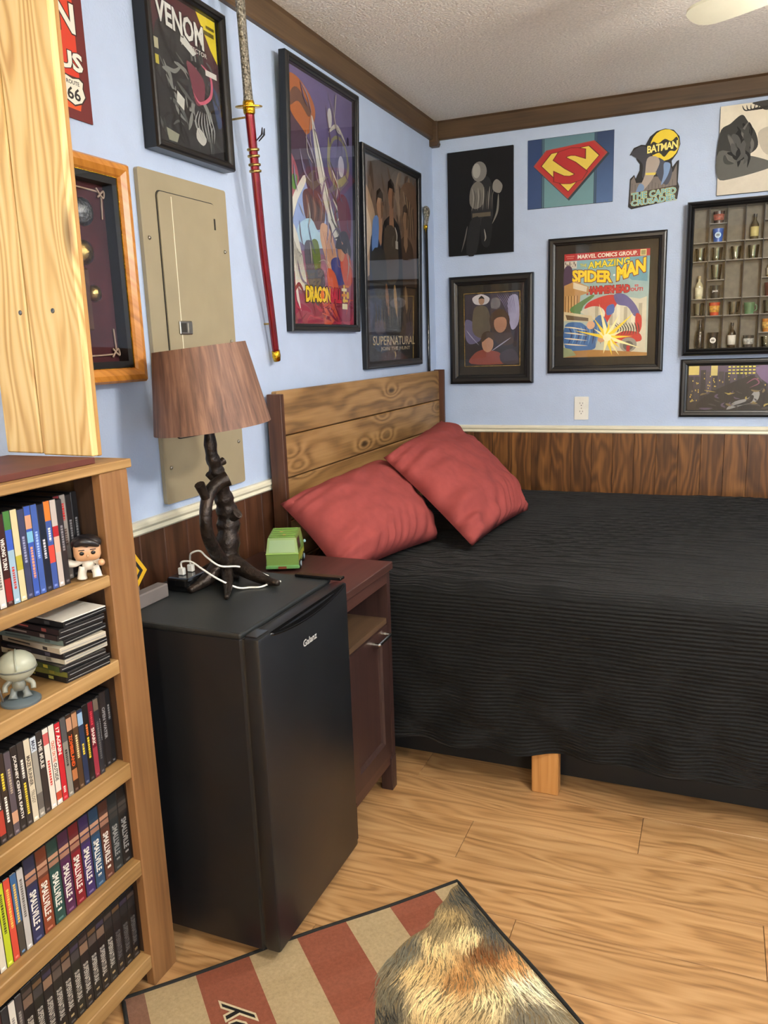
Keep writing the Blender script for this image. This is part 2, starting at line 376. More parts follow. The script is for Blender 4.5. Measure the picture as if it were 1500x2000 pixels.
# ------------------------------------------------------------------ the room
RX, RY, RZ = 3.6, -5.25, 2.426
floor = struct('floor', MB().box(-.1, RX + .1, RY - .1, .1, -.12, -.004), 'gap')
_pm = {}
def plank(x0, x1, y0):
    key = round(x1 - x0, 3)
    if key not in _pm:
        o = MB().box(-key / 2 + .0007, key / 2 - .0007, -.0893, .0893, -.007, 0, bev=.0008).build('plank', 'floor', floor); _pm[key] = o.data
    else:
        o = bpy.data.objects.new('plank', _pm[key]); COL.objects.link(o); o.parent = floor
    o.location = ((x0 + x1) / 2, y0 - .09, 0)
for i in range(29):
    x = -[0, .46, .92, .25, .7][i % 5]; y0 = -i * .18
    while x < RX: plank(max(x, 0), min(x + 1.22, RX), y0); x += 1.22
struct('ceiling', MB().box(-.1, RX + .1, RY - .1, .1, RZ, RZ + .1), 'ceiling')
wl = struct('wall_left', MB().box(-.1, 0, RY, 0, 0, RZ), 'paint')
wb = struct('wall_back', MB().box(-.1, RX + .1, 0, .1, 0, RZ), 'paint')
struct('wall_right', MB().box(RX, RX + .1, RY, 0, 0, RZ), 'paint')
wx0, wx1, wz0, wz1 = 2.2, 3.4, .8, 2.05
struct('wall_front', MB().box(-.1, wx0, RY - .1, RY, 0, RZ).box(wx1, RX + .1, RY - .1, RY, 0, RZ).box(wx0, wx1, RY - .1, RY, 0, wz0).box(wx0, wx1, RY - .1, RY, wz1, RZ), 'pine')
wn = empty('window_1', None, None, loc=((wx0 + wx1) / 2, RY, (wz0 + wz1) / 2), kind='structure')
hw, hh = (wx1 - wx0) / 2, (wz1 - wz0) / 2
MB().box(-hw, -hw + .05, -.08, .01, -hh, hh).box(hw - .05, hw, -.08, .01, -hh, hh).box(-hw, hw, -.08, .01, -hh, -hh + .05).box(-hw, hw, -.08, .01, hh - .05, hh).build('window_frame', 'white', wn)
MB().box(-hw + .05, hw - .05, -.05, -.02, -.02, .02).build('meeting_rail', 'white', wn)
MB().box(-hw + .05, hw - .05, -.037, -.033, -hh + .05, hh - .05).build('pane', clear('window_glass', ior=1.2), wn)
struct('lawn', MB().box(-12, 14, -25, RY - .6, -.5, -.35), 'lawn')
pw = .1
_b = MB().box(-.0496, .0496, -.004, .004, -.4575, .4575, bev=.0012)
first = None
for k in range(36):
    if first is None: o = first = _b.build('board', 'wains', wb)
    else: o = bpy.data.objects.new('board', first.data); COL.objects.link(o); o.parent = wb
    o.location = (.05 + k * pw, -.004, .4585)
_b = MB().box(-.004, .004, -.0494, .0494, -.4575, .4575, bev=.002); first = None
for k in range(44):
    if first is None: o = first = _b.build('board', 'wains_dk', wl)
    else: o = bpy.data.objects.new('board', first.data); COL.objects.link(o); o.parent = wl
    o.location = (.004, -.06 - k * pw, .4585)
def moulding(name, prof, a, b, wall, mat):
    """prof: (out, z) closed polygon swept along the wall"""
    m = MB(); n = len(prof)
    for t in (a, b): m.v += [((t, -o, z) if wall == 'back' else (o, t, z)) for o, z in prof]
    m.f = [(i, (i + 1) % n, n + (i + 1) % n, n + i) for i in range(n)] + [tuple(range(n))[::-1], tuple(range(n, 2 * n))]; m.c = [None] * len(m.f)
    return struct(name, m, mat)
RAIL = [(0, .914), (.011, .914), (.016, .919), (.013, .928), (.02, .936), (.02, .944), (.014, .95), (0, .95)]
moulding('trim_1', RAIL, .02, RX, 'back', 'cream'); moulding('trim_2', RAIL, RY, 0, 'left', 'cream')
CR = [(0, 2.343), (.016, 2.343), (.021, 2.35), (.021, 2.418), (.03, RZ), (0, RZ)]
moulding('trim_3', CR, .02, RX, 'back', 'crown'); moulding('trim_4', CR, RY, -.02, 'left', 'crown_y')
struct('trim_5', MB().box(0, .042, -.042, 0, 2.312, RZ, bev=.003).box(.004, .046, -.046, -.002, 2.318, 2.332, bev=.003), 'crown')

# ------------------------------------------------------------------ ceiling light (beside the camera) and fan
cl = empty('ceiling_light', 'three-bulb ceiling light hanging near the middle of the ceiling', 'ceiling light', loc=(2.0, -2.9, RZ))
MB().lathe([(.0, -.03), (.07, -.03), (.08, -.015), (.08, 0)], 24).build('canopy', 'steel', cl, smooth=True, shade_angle=40)
MB().lathe([(.012, -.36), (.012, -.03)], 12).build('stem', 'steel', cl, smooth=True, shade_angle=40)
for k in range(3):
    a = 2 * PI * k / 3 + .4; d = Vector((math.cos(a), math.sin(a), 0))
    MB().tube([d * .0 + Vector((0, 0, -.36)), d * .06 + Vector((0, 0, -.38)), d * .09 + Vector((0, 0, -.42))], .008, 8).build('arm', 'steel', cl, smooth=True)
    MB().ball(d * .1 + Vector((0, 0, -.47)), (.045, .045, .052), 14, 8).build('bulb', 'bulb', cl, smooth=True)
fl = empty('added_fill_lamp', 'added fill light, a round globe on a slim steel pole, for the pine boards', 'fill lamp', loc=(.93, -4.6, 0))  # unseen lamp behind the camera, added to brighten the pine end panel
MB().lathe([(0, 0), (.13, 0), (.13, .012), (.02, .025), (0, .025)], 28).build('base', 'steel', fl, smooth=True, shade_angle=40)
MB().lathe([(.011, .02), (.011, 1.63)], 12).build('pole', 'steel', fl, smooth=True, shade_angle=40)
MB().lathe([(0, 1.62), (.03, 1.62), (.034, 1.645), (0, 1.645)], 16).build('globe_holder', 'steel', fl, smooth=True, shade_angle=40)
MB().ball((0, 0, 1.705), .06, 18, 12).build('globe', 'globe', fl, smooth=True)
fan = empty('ceiling_fan', 'white ceiling fan with one blade tip showing below the ceiling', 'ceiling fan', loc=(1.795, -1.63, RZ))
MB().lathe([(0, -.235), (.06, -.235), (.09, -.2), (.1, -.15), (.09, -.1), (.035, -.08), (.03, -.03), (.07, -.02), (.07, 0)], 28).build('motor', 'fan', fan, smooth=True, shade_angle=40)
MB().lathe([(0, -.262), (.045, -.262), (.06, -.245), (.06, -.235)], 24).build('light_fitter', 'fan', fan, smooth=True, shade_angle=40)
for k in range(3):
    a = 2 * PI * k / 3 + 1.0; MB().ball((.085 * math.cos(a), .085 * math.sin(a), -.30), (.034, .034, .04), 14, 8).build('bulb', 'fanbulb', fan, smooth=True)
    MB().tube([(.04 * math.cos(a), .04 * math.sin(a), -.25), (.075 * math.cos(a), .075 * math.sin(a), -.268)], .014, 10).build('bulb_socket', 'fan', fan, smooth=True)
a0 = math.atan2(.49, -.87)
for k in range(5):
    a = a0 + 2 * PI * k / 5; R = Matrix.Rotation(a, 4, 'Z') @ Matrix.Translation((0, 0, -.17)) @ Matrix.Rotation(.2, 4, 'X')
    pts = spline([(.15, -.04), (.35, -.052), (.56, -.058), (.625, -.042), (.64, 0), (.625, .042), (.56, .058), (.35, .052), (.15, .04)], 4, True)
    b = MB().prism(pts, -.004, .004); b.v = [tuple(R @ Vector(p)) for p in b.v]; bl = b.build('blade', 'fan', fan)
    ar = MB().box(.07, .2, -.02, .02, -.01, -.004); ar.v = [tuple(R @ Vector(p)) for p in ar.v]; ar.build('blade_bracket', 'steel', bl)

# ------------------------------------------------------------------ bed, headboard, bedding
hb = empty('headboard', 'rustic stained pine plank headboard against the blue wall', 'headboard', loc=(0, -.925, 0))
zs = [(.38, .522), (.525, .66), (.663, .8), (.803, .943), (.947, 1.086), (1.09, 1.236)]
for z0, z1 in zs:
    MB().box(.026, .05, -.815, .815, z0, z1, bev=.0035).build('plank', 'hbplank', hb, loc=(0, 0, 0))
for s, w in ((-1, .022), (1, .02)):
    y = s * .827; MB().box(.022, .074, y - w / 2, y + w / 2, .0, 1.228 if s < 0 else 1.24, bev=.002).build('post', 'hbpost', hb)
for y in (-.6, .0, .6): MB().box(.0085, .026, y - .03, y + .03, .3, 1.2).build('batten', 'hbpost', hb)
bed = empty('bed', 'bed frame on square timber blocks under a black cover', 'bed', loc=(1.1, -1.0, 0))
for x in (-.93, -.215, .93):
    for y in (-.75, .74): MB().box(x + .0, x + .082, y - .023, y + .02, 0, .17, bev=.003).build('leg', 'block', bed)
for y in (-.745, .735): MB().box(-1.01, 1.02, y - .018, y + .018, .17, .3).build('side_rail', 'hbpost', bed)
MB().box(-1.01, 1.02, -.7, .7, .26, .3).build('slat_deck', 'hbpost', bed)
MB().box(-1.0, 1.02, -.65, -.644, .004, .255).build('under_bed_shade_panel', 'black_matte', bed)  # black sheet standing in for the dark shade under the bed
MB().box(-1.02, 1.03, -.77, .77, .301, .64, bev=.03).build('mattress', 'black_matte', bed)

def sm_noise(X, Y, seed, n=14, lo=1, hi=8, ax=1.0):
    r = np.random.default_rng(seed); out = np.zeros_like(X)
    for _ in range(n):
        fx, fy = r.uniform(-hi, hi), r.uniform(lo, hi) * ax; out += np.sin(fx * X + fy * Y + r.uniform(0, 6.28)) / math.sqrt(n)
    return out
def coverlet():
    prof = [(-.17, .36), (-.172, .52), (-.178, .60)]
    for k in range(7): a = PI * (1 - k / 6 * .5); prof.append((-.225 - .045 * math.cos(a) * -1 * -1 if False else -.22 + .045 * -math.cos(a) * 1.0, .615 + .045 * math.sin(a)))
    prof = [(-.175, .34), (-.178, .5), (-.185, .60), (-.2, .645), (-.24, .66)]
    prof += [(y, .662 + .012 * math.sin((y + .24) / 1.5 * PI)) for y in np.linspace(-.35, -1.66, 40)]
    prof += [(-1.73, .661), (-1.768, .65), (-1.787, .63), (-1.795, .6)]
    prof += [(-1.797 - .008 * math.sin(t * 3), .6 - t * .468) for t in np.linspace(.05, 1, 34)]
    P = np.array(spline([(p[0], p[1], 0) for p in prof], 3))[:, :2]
    seg = np.r_[0, np.cumsum(np.linalg.norm(np.diff(P, axis=0), axis=1))]; ns = 420
    S = np.linspace(0, seg[-1], ns); Y = np.interp(S, seg, P[:, 0]); Z = np.interp(S, seg, P[:, 1])
    X = np.linspace(.085, 2.16, 190); XX, SS = np.meshgrid(X, S); YY = np.repeat(Y[:, None], len(X), 1); ZZ = np.repeat(Z[:, None], len(X), 1)
    side = 1 / (1 + np.exp((ZZ - .59) / .02)) * (YY < -1.2); top = (1 - side) * (ZZ > .63)
    wr = sm_noise(XX * .9, SS * 1.0, 3, 20, 14, 42, 1.0) * .0034 * (1 + .8 * np.sin(XX * 3.1 + 1))
    ridge = np.abs(np.sin(SS * 62 + 1.7 * np.sin(XX * 2.3) + 1.1 * np.sin(XX * 5 + SS * 4)))
    ZZ = ZZ + top * (wr + (1 - ridge) ** 3 * .009 * (.6 + .4 * np.sin(XX * 4 + SS * 3)))
    hang = np.clip((.6 - ZZ) / .45, 0, 1) * side
    fold = .012 * np.sin(XX * 17 + 2.2 * np.sin(XX * 3)) + .010 * np.sin(XX * 31 + (.6 - ZZ) * 14) + .008 * np.sin(XX * 26 - (.6 - ZZ) * 22 + 2)
    YY = YY - hang ** 1.3 * (fold + .004) - side * .0025 * sm_noise(XX * .7, SS, 9, 12, 10, 40)
    ZZ = ZZ - hang ** 2 * (.02 * np.sin(XX * 3.2 + .6) + .02 * (XX - 1) )
    m = MB(); m.v = [tuple(p) for p in np.stack([XX, YY, ZZ], -1).reshape(-1, 3)]; nx = len(X)
    m.f = [(i * nx + j, (i + 1) * nx + j, (i + 1) * nx + j + 1, i * nx + j + 1) for i in range(ns - 1) for j in range(nx - 1)]
    m.c = [None] * len(m.f); m.uv = [tuple(p) for p in np.stack([XX, SS], -1).reshape(-1, 2)]
    o = m.build('bed_cover', 'coverlet', smooth=True)
    sd = o.modifiers.new('thickness', 'SOLIDIFY'); sd.thickness = .006; sd.offset = -1
    tag(o, 'black corduroy cover draped over the bed down to the timber block', 'bed cover')
coverlet()
def pillow(name, c, thick, back, seed, label, pinch=.03, wr=1.0):
    """c: corners top-a, top-b, bottom-b, bottom-a (world)"""
    n = 46; u, v = np.meshgrid(np.linspace(0, 1, n), np.linspace(0, 1, n)); c = [np.array(p, float) for p in c]
    uu = u + pinch * np.sin(PI * v) * (.5 - u) * 1.2 * np.abs(2 * u - 1); vv = v + pinch * np.sin(PI * u) * (.5 - v) * 1.2 * np.abs(2 * v - 1)
    B = (c[0] * ((1 - uu) * (1 - vv))[..., None] + c[1] * (uu * (1 - vv))[..., None] + c[2] * (uu * vv)[..., None] + c[3] * ((1 - uu) * vv)[..., None])
    N = np.cross(c[1] - c[0], c[3] - c[0]); N = N / np.linalg.norm(N)
    if N[0] + N[2] < 0: N = -N
    e = np.clip((1 - np.abs(2 * u - 1) ** 2.6) * (1 - np.abs(2 * v - 1) ** 2.6), 0, 1) ** .45
    edge = np.clip(1 - e, 0, 1)
    w = sm_noise(u * 1.4, v * 1.4, seed, 16, 8, 26) * .0035 * wr
    du = np.minimum(v, 1 - v)
    fold = np.sin(u * 55 + 5 * np.sin(u * 7 + seed)) * np.exp(-((1 - v) / .16) ** 2) * .010 * wr + np.sin(v * 42 + 4 * np.sin(v * 6)) * np.exp(-(u / .16) ** 2) * .008 * wr + np.sin(v * 38 + 1) * np.exp(-((1 - u) / .14) ** 2) * .006 * wr
    msk = np.minimum(1, e * 3)
    Fr = B + N * (e * thick + (w + fold) * msk)[..., None]; Bk = B - N * (e * back)[..., None]
    m = MB(); m.v = [tuple(p) for p in Fr.reshape(-1, 3)]; idx = np.arange(n * n).reshape(n, n); bidx = idx.copy(); k = n * n
    for i in range(1, n - 1):
        for j in range(1, n - 1): bidx[i, j] = k; k += 1; m.v.append(tuple(Bk[i, j]))
    for i in range(n - 1):
        for j in range(n - 1):
            m.f.append((idx[i, j], idx[i, j + 1], idx[i + 1, j + 1], idx[i + 1, j])); m.f.append((bidx[i, j], bidx[i + 1, j], bidx[i + 1, j + 1], bidx[i, j + 1]))
    m.f = [tuple(int(q) for q in f) for f in m.f]; m.c = [None] * len(m.f)
    o = m.build(name, 'red_fabric', smooth=True); bm = bmesh.new(); bm.from_mesh(o.data); bmesh.ops.recalc_face_normals(bm, faces=bm.faces); bm.to_mesh(o.data); bm.free()
    tag(o, label, 'pillow', 'red pillows against the headboard'); return o
pillow('pillow', [(.085, -1.825, .885), (.08, -1.0, .9), (.44, -1.33, .675), (.31, -1.865, .675)], .14, .02, 3, 'red pillow slumped against the headboard behind the nightstand')
pillow('pillow', [(.235, -1.315, .965), (.085, -.24, .985), (.65, -.76, .675), (.6, -1.42, .68)], .13, .012, 8, 'larger red pillow propped on its corner beside the wood panelling', wr=1.6)

# ------------------------------------------------------------------ things on the walls
def frame_ring(Wd, Hd, prof):
    m = MB(); n = len(prof)
    for t, w in prof:
        a, b = Wd / 2 - t, Hd / 2 - t; m.v += [(-a, -b, w), (a, -b, w), (a, b, w), (-a, b, w)]
    for i in range(n):
        j = (i + 1) % n
        for k in range(4): m.f.append((i * 4 + k, i * 4 + (k + 1) % 4, j * 4 + (k + 1) % 4, j * 4 + k))
    m.c = [None] * len(m.f); return m
def framed(name, label, wall, u, v, Wd, Hd, b, d, pr, cat='picture', fmat='black_frame', board=None, pc=(0, 0), out=.001, tilt=0, roll=0, deep=.45, glass='glass', bmat='matboard', bead=None, pmat='print'):
    t = empty(name, label, cat, wall_mat(wall, u, v, out, tilt, roll))
    frame_ring(Wd, Hd, [(0, 0), (0, d * .8), (.12 * b, d * .94), (.3 * b, d), (.62 * b, d * .97), (.72 * b, d * .88), (.95 * b, d * .8), (b, d * .72), (b, 0)]).build('frame', fmat, t, smooth=False)
    MB().box(-Wd / 2 + .9 * b, Wd / 2 - .9 * b, -Hd / 2 + .9 * b, Hd / 2 - .9 * b, .001, d * deep * .6).build('mat_board' if board else 'backing', bmat, t)
    if bead:
        x, y, bw, bh = *pc, pr.w + .014, pr.h + .014
        r = frame_ring(bw, bh, [(0, 0), (0, .0012), (.003, .0012), (.003, 0)]); r.v = [(a + x, c + y, w + d * deep * .6) for a, c, w in r.v]; r.build('mat_bead', bead, t)
    if pr: pr.build(t, d * deep * .6 + .0006, pmat, cx=pc[0], cy=pc[1])
    if glass: MB().add([(-Wd / 2 + b * .97, -Hd / 2 + b * .97, d * .7), (Wd / 2 - b * .97, -Hd / 2 + b * .97, d * .7), (Wd / 2 - b * .97, Hd / 2 - b * .97, d * .7), (-Wd / 2 + b * .97, Hd / 2 - b * .97, d * .7)], [(0, 1, 2, 3)]).build('glass', glass, t)
    return t
def scatter_strokes(p, n, box, cols, ln, wd, ang, seed, jit=.5):
    r = np.random.default_rng(seed)
    for _ in range(n):
        u, v = r.uniform(box[0], box[2]), r.uniform(box[1], box[3]); a = ang + r.normal(0, jit); l = ln * r.uniform(.5, 1.4)
        du, dv = math.cos(a) * l, math.sin(a) * l; k = r.uniform(-.3, .3)
        q = [(u - du / 2, v - dv / 2), (u + dv * k, v - du * k), (u + du / 2, v + dv / 2)]
        q = [(min(max(x, .01), .99), min(max(y, .01), .99)) for x, y in q]
        p.line(q, wd * r.uniform(.5, 1.5), cols[r.integers(len(cols))])

# --- tall fantasy poster
p = Print(.506, .815)
p.rect(0, 0, 1, .35, (112, 100, 140), (88, 82, 122)).rect(0, .35, 1, .7, (88, 82, 122), (128, 120, 150)).rect(0, .7, 1, 1, (150, 110, 130), (158, 42, 72))
p.poly([(.0, .05), (.14, .03), (.32, .07), (.4, .13), (.33, .21), (.2, .24), (.05, .2), (0, .17)], (176, 104, 58), 5)
p.poly([(.04, .11), (.14, .07), (.33, .12), (.3, .16), (.16, .12), (.05, .15)], (112, 80, 66), 4)
p.poly([(0, .17), (.1, .19), (.3, .25), (.42, .34), (.46, .44), (.3, .48), (.12, .44), (0, .36)], (78, 60, 76), 5)
p.poly([(0, .33), (.1, .36), (.14, .43), (.04, .5), (0, .49)], (168, 92, 100), 4).poly([(.05, .41), (.12, .41), (.1, .46), (.05, .46)], (96, 140, 60), 3)
p.poly([(.0, .66), (.12, .5), (.2, .4), (.26, .44), (.34, .5), (.52, .5), (.5, .62), (.2, .66)], (150, 170, 212), 4)
p.poly([(.02, .52), (.2, .4), (.24, .42), (.12, .5), (.02, .6)], (226, 222, 206), 3)
p.poly([(.2, .46), (.34, .44), (.5, .46), (.52, .55), (.42, .6), (.26, .58), (.2, .53)], (98, 64, 62), 5)
for a in range(5): p.line([(.24 + .05 * a, .47), (.27 + .05 * a, .52), (.25 + .05 * a, .57)], .03, [(140, 96, 80), (74, 48, 52)][a % 2])
p.poly([(.12, .6), (.3, .56), (.42, .61), (.55, .58), (.56, .66), (.3, .68), (.12, .66)], (176, 208, 224), 3)
p.poly([(.34, .15), (.42, .22), (.56, .4), (.66, .52), (.8, .62), (.82, .66), (.64, .6), (.5, .47), (.4, .32)], (206, 204, 192), 5)
p.line([(.36, .18), (.5, .36), (.62, .52), (.8, .64)], .025, (128, 130, 118)); p.line([(.4, .2), (.55, .42), (.7, .57)], .015, (238, 236, 226))
for r_, c_ in ((.17, (132, 130, 96)), (.145, (98, 92, 128))): p.ell(.76, .28, r_, r_ * .62, c_)
p.line([(.6, .2), (.6, .32), (.72, .38), (.9, .33), (.94, .26)], .06, (146, 140, 108)); p.line([(.6, .18), (.74, .14), (.9, .2)], .03, (196, 192, 176))
p.ell(.62, .12, .035, .04, (200, 198, 192)).ell(.8, .3, .05, .045, (190, 186, 200)).ell(.92, .18, .02, .02, (52, 44, 72))
for a in range(9): p.line([(.62 + .03 * (a % 4), .3 + .03 * a), (.7 + .03 * (a % 3), .36 + .03 * a), (.66 + .05 * (a % 4), .42 + .025 * a)], .022, [(70, 66, 58), (206, 202, 186), (120, 40, 66), (96, 92, 84)][a % 4])
p.poly([(.72, .45), (.86, .42), (.96, .5), (.93, .62), (.8, .6)], (112, 48, 72), 4).poly([(.75, .6), (.88, .58), (.96, .66), (.9, .72), (.78, .7)], (54, 50, 62), 4)
p.poly([(0, .6), (.08, .62), (.16, .72), (.22, .84), (.12, .86), (.0, .78)], (216, 212, 198), 4)
for a in range(6): p.line([(.02 + .02 * a, .63 + .02 * a), (.06 + .02 * a, .72), (.1 + .02 * a, .82)], .012, (150, 146, 136))
p.poly([(.2, .67), (.34, .66), (.4, .74), (.34, .84), (.24, .82)], (96, 92, 102), 4).poly([(.3, .66), (.4, .65), (.44, .75), (.36, .78)], (104, 122, 62), 4)
p.poly([(.46, .57), (.58, .58), (.68, .66), (.7, .74), (.58, .76), (.5, .7), (.44, .63)], (204, 162, 130), 5)
for a in range(6): p.line([(.48 + .03 * a, .6), (.54 + .025 * a, .67), (.58 + .02 * a, .74)], .012, (168, 120, 96))
p.poly([(.6, .73), (.7, .7), (.82, .72), (.86, .8), (.7, .82)], (70, 78, 138), 4).poly([(.54, .76), (.66, .77), (.72, .84), (.58, .86)], (214, 98, 62), 4).poly([(.76, .7), (.92, .68), (.97, .8), (.84, .82)], (202, 92, 66), 4)
p.ell(.78, .67, .06, .045, (196, 146, 116)); p.poly([(.68, .66), (.74, .6), (.8, .64), (.88, .61), (.86, .68), (.78, .66)], (44, 38, 46), 2)
p.poly([(.34, .78), (.48, .77), (.5, .88), (.4, .9)], (88, 84, 94), 4).poly([(.0, .74), (.05, .78), (.13, .95), (.02, .86)], (228, 220, 208))
p.poly([(.5, .9), (.64, .88), (.7, .95), (.6, 1), (.48, 1)], (206, 84, 54), 4).poly([(.3, .88), (.42, .86), (.44, .91), (.34, .92)], (82, 88, 96), 4)
scatter_strokes(p, 26, (.05, .88, .98, .99), [(186, 60, 84), (132, 30, 60), (210, 90, 70)], .2, .02, .3, 5)
scatter_strokes(p, 46, (.05, .04, .95, .82), [(146, 138, 160), (92, 84, 116), (176, 168, 160), (110, 90, 104), (128, 112, 134)], .14, .014, 1.1, 43, .4)
p.text('DRAGON', (.2, .845, .58, .905), (240, 206, 40), .05, outline=((58, 34, 26), .1), slant=-.004, spacing=.86).text('BALL', (.585, .842, .765, .9), (206, 50, 76), .05, outline=((120, 24, 50), .09), spacing=.86)
p.ell(.45, .873, .03, .02, (232, 112, 40))
for a, (x0, y0, x1, y1) in enumerate([(.8, .82, .83, .9), (.77, .835, .86, .848), (.77, .86, .86, .872), (.79, .885, .88, .897), (.78, .905, .87, .93), (.84, .82, .9, .83), (.86, .85, .9, .88)]): p.rect(x0, y0, x1, y1, [(240, 200, 60), (246, 240, 200), (230, 140, 50)][a % 3])
framed('framed_poster', 'tall framed poster of purple, silver and orange swirls with yellow lettering', 'left', -1.283, 1.862, .562, .87, .026, .03, p, tilt=math.radians(2.0), out=.012, deep=.5)

# --- brown group poster
p = Print(.61, .815)
p.rect(0, 0, 1, .3, (124, 118, 112), (150, 120, 98)).rect(0, .3, 1, .6, (150, 120, 98), (112, 88, 70)).rect(0, .6, 1, 1, (70, 58, 50), (34, 29, 26))
scatter_strokes(p, 50, (.05, .03, .95, .6), [(138, 116, 98), (108, 88, 74), (166, 140, 116), (124, 104, 90)], .22, .05, 1.5, 41, .4)
p.poly([(0, .16), (.12, .2), (.2, .32), (.16, .5), (0, .56)], (206, 176, 144), 4).poly([(0, .24), (.08, .28), (.12, .36), (.06, .46), (0, .48)], (238, 216, 186), 4)
p.poly([(.66, .1), (.96, .05), (1, .3), (.9, .46), (.72, .4)], (138, 108, 84), 4)
for a in range(8): p.line([(.72 + .03 * a, .1 + .01 * a), (.78 + .02 * a, .2), (.74 + .03 * a, .34)], .03, [(168, 140, 108), (96, 72, 56)][a % 2])
def fig(x, y, s, cloth, skin, hair):
    p.poly([(x - .16 * s, y + .62 * s), (x - .17 * s, y + .2 * s), (x - .06 * s, y + .1 * s), (x + .06 * s, y + .1 * s), (x + .17 * s, y + .2 * s), (x + .16 * s, y + .62 * s)], cloth, 4)
    p.poly([(x - .03 * s, y + .04 * s), (x + .03 * s, y + .04 * s), (x + .04 * s, y + .14 * s), (x, y + .18 * s), (x - .04 * s, y + .14 * s)], skin)
    p.ell(x, y, .052 * s, .062 * s, skin).poly([(x - .06 * s, y - .0 * s), (x - .05 * s, y - .06 * s), (x, y - .08 * s), (x + .05 * s, y - .06 * s), (x + .06 * s, y), (x + .03 * s, y - .035 * s), (x - .03 * s, y - .035 * s)], hair)
    p.poly([(x + .015 * s, y - .04 * s), (x + .05 * s, y - .02 * s), (x + .045 * s, y + .04 * s), (x + .01 * s, y + .06 * s)], tuple(int(k * .72) for k in skin))
fig(.76, .24, 1.0, (92, 70, 54), (176, 138, 104), (74, 50, 34)); fig(.27, .22, 1.1, (52, 62, 84), (196, 152, 118), (58, 42, 32)); fig(.48, .15, 1.1, (44, 42, 44), (172, 128, 98), (40, 30, 24))
p.poly([(.14, .3), (.24, .28), (.22, .42), (.12, .46)], (120, 158, 214), 3).poly([(.34, .33), (.56, .32), (.6, .56), (.36, .58)], (92, 78, 64), 3)
p.line([(.54, .3), (.58, .34), (.56, .4)], .02, (214, 204, 186)).rect(.55, .37, .6, .41, (214, 206, 190))
p.poly([(.1, .46), (.34, .44), (.36, .66), (.16, .66)], (66, 64, 62), 3)
p.rect(.06, .6, .98, .606, (34, 28, 24))
for x, c_ in ((.36, (150, 104, 66)), (.52, (186, 148, 92)), (.74, (168, 136, 96))): p.line([(x, .6), (x + .015, .68), (x + .04, .77)], .06, c_)
for a in range(14): p.line([(.15 + .055 * a, .7 + .01 * (a % 4)), (.17 + .05 * a, .76), (.14 + .055 * a, .83)], .02, [(78, 62, 48), (46, 38, 32), (104, 84, 62)][a % 3])
p.text('SUPERNATURAL', (.1, .872, .93, .918), (232, 210, 160), .008).text('JOIN THE HUNT', (.24, .928, .82, .952), (226, 206, 164), .008).line([(.5, .955), (.52, .972), (.505, .99)], .02, (214, 186, 110))
framed('framed_poster', 'dark brown framed poster of standing figures next to the cane', 'left', -.606, 1.712, .675, .875, .03, .026, p, tilt=math.radians(1.0), out=.006, deep=.5)

# --- comic cover in a deep box frame
p = Print(.295, .36)
p.rect(0, 0, 1, .5, (84, 36, 44), (70, 48, 56)).rect(0, .5, 1, 1, (62, 60, 66), (40, 42, 44))
p.poly([(.7, 0), (1, 0), (1, .3), (.9, .22)], (226, 206, 50)).poly([(.78, .45), (.96, .52), (1, .75), (.82, .74), (.66, .6)], (62, 76, 108), 4).poly([(.0, .42), (.2, .46), (.24, .6), (0, .64)], (98, 100, 128), 4)
p.poly([(.1, .22), (.4, .18), (.7, .34), (.88, .6), (.9, 1), (.1, 1), (.02, .6)], (44, 44, 46), 5)
scatter_strokes(p, 70, (.08, .3, .92, .98), [(92, 94, 92), (28, 28, 30), (60, 62, 62), (130, 132, 126), (34, 34, 36)], .22, .035, 1.0, 21, .6)
p.poly([(.44, .2), (.66, .3), (.6, .33), (.42, .27)], (206, 206, 198)).poly([(.5, .38), (.74, .46), (.72, .62), (.6, .66), (.54, .52)], (120, 62, 74), 4)
p.line([(.72, .36), (.86, .42), (.84, .56), (.66, .64), (.56, .58)], .035, (196, 96, 116)).poly([(.32, .62), (.42, .66), (.4, .74), (.3, .7)], (196, 196, 186)).poly([(.6, .82), (.72, .88), (.66, .94), (.56, .9)], (190, 188, 178), 3).poly([(.12, .9), (.3, .92), (.26, .98), (.14, .98)], (150, 150, 130))
for a in range(7): p.line([(.62 + .03 * a, .7), (.56 + .05 * a, .8), (.66 + .03 * a, .9)], .014, (168, 170, 166))
p.rect(.0, .33, .1, .4, (178, 172, 140)).rect(.0, .44, .09, .5, (190, 176, 70)).rect(.78, .38, .96, .42, (214, 210, 200)).rect(.8, .1, .96, .13, (96, 84, 20)).rect(.84, .06, .97, .08, (96, 84, 20))
p.text('VENOM', (.1, .06, .78, .2), (224, 222, 212), .03, outline=((40, 30, 34), .07), slant=.05, grow=.1).text('PROTECTOR', (.44, .26, .82, .29), (216, 212, 200), .012, slant=.01)
framed('framed_comic', 'framed dark grey comic cover in a deep black box frame above the breaker panel', 'left', -2.063, 2.08, .352, .41, .024, .045, p, out=.002, deep=.8)

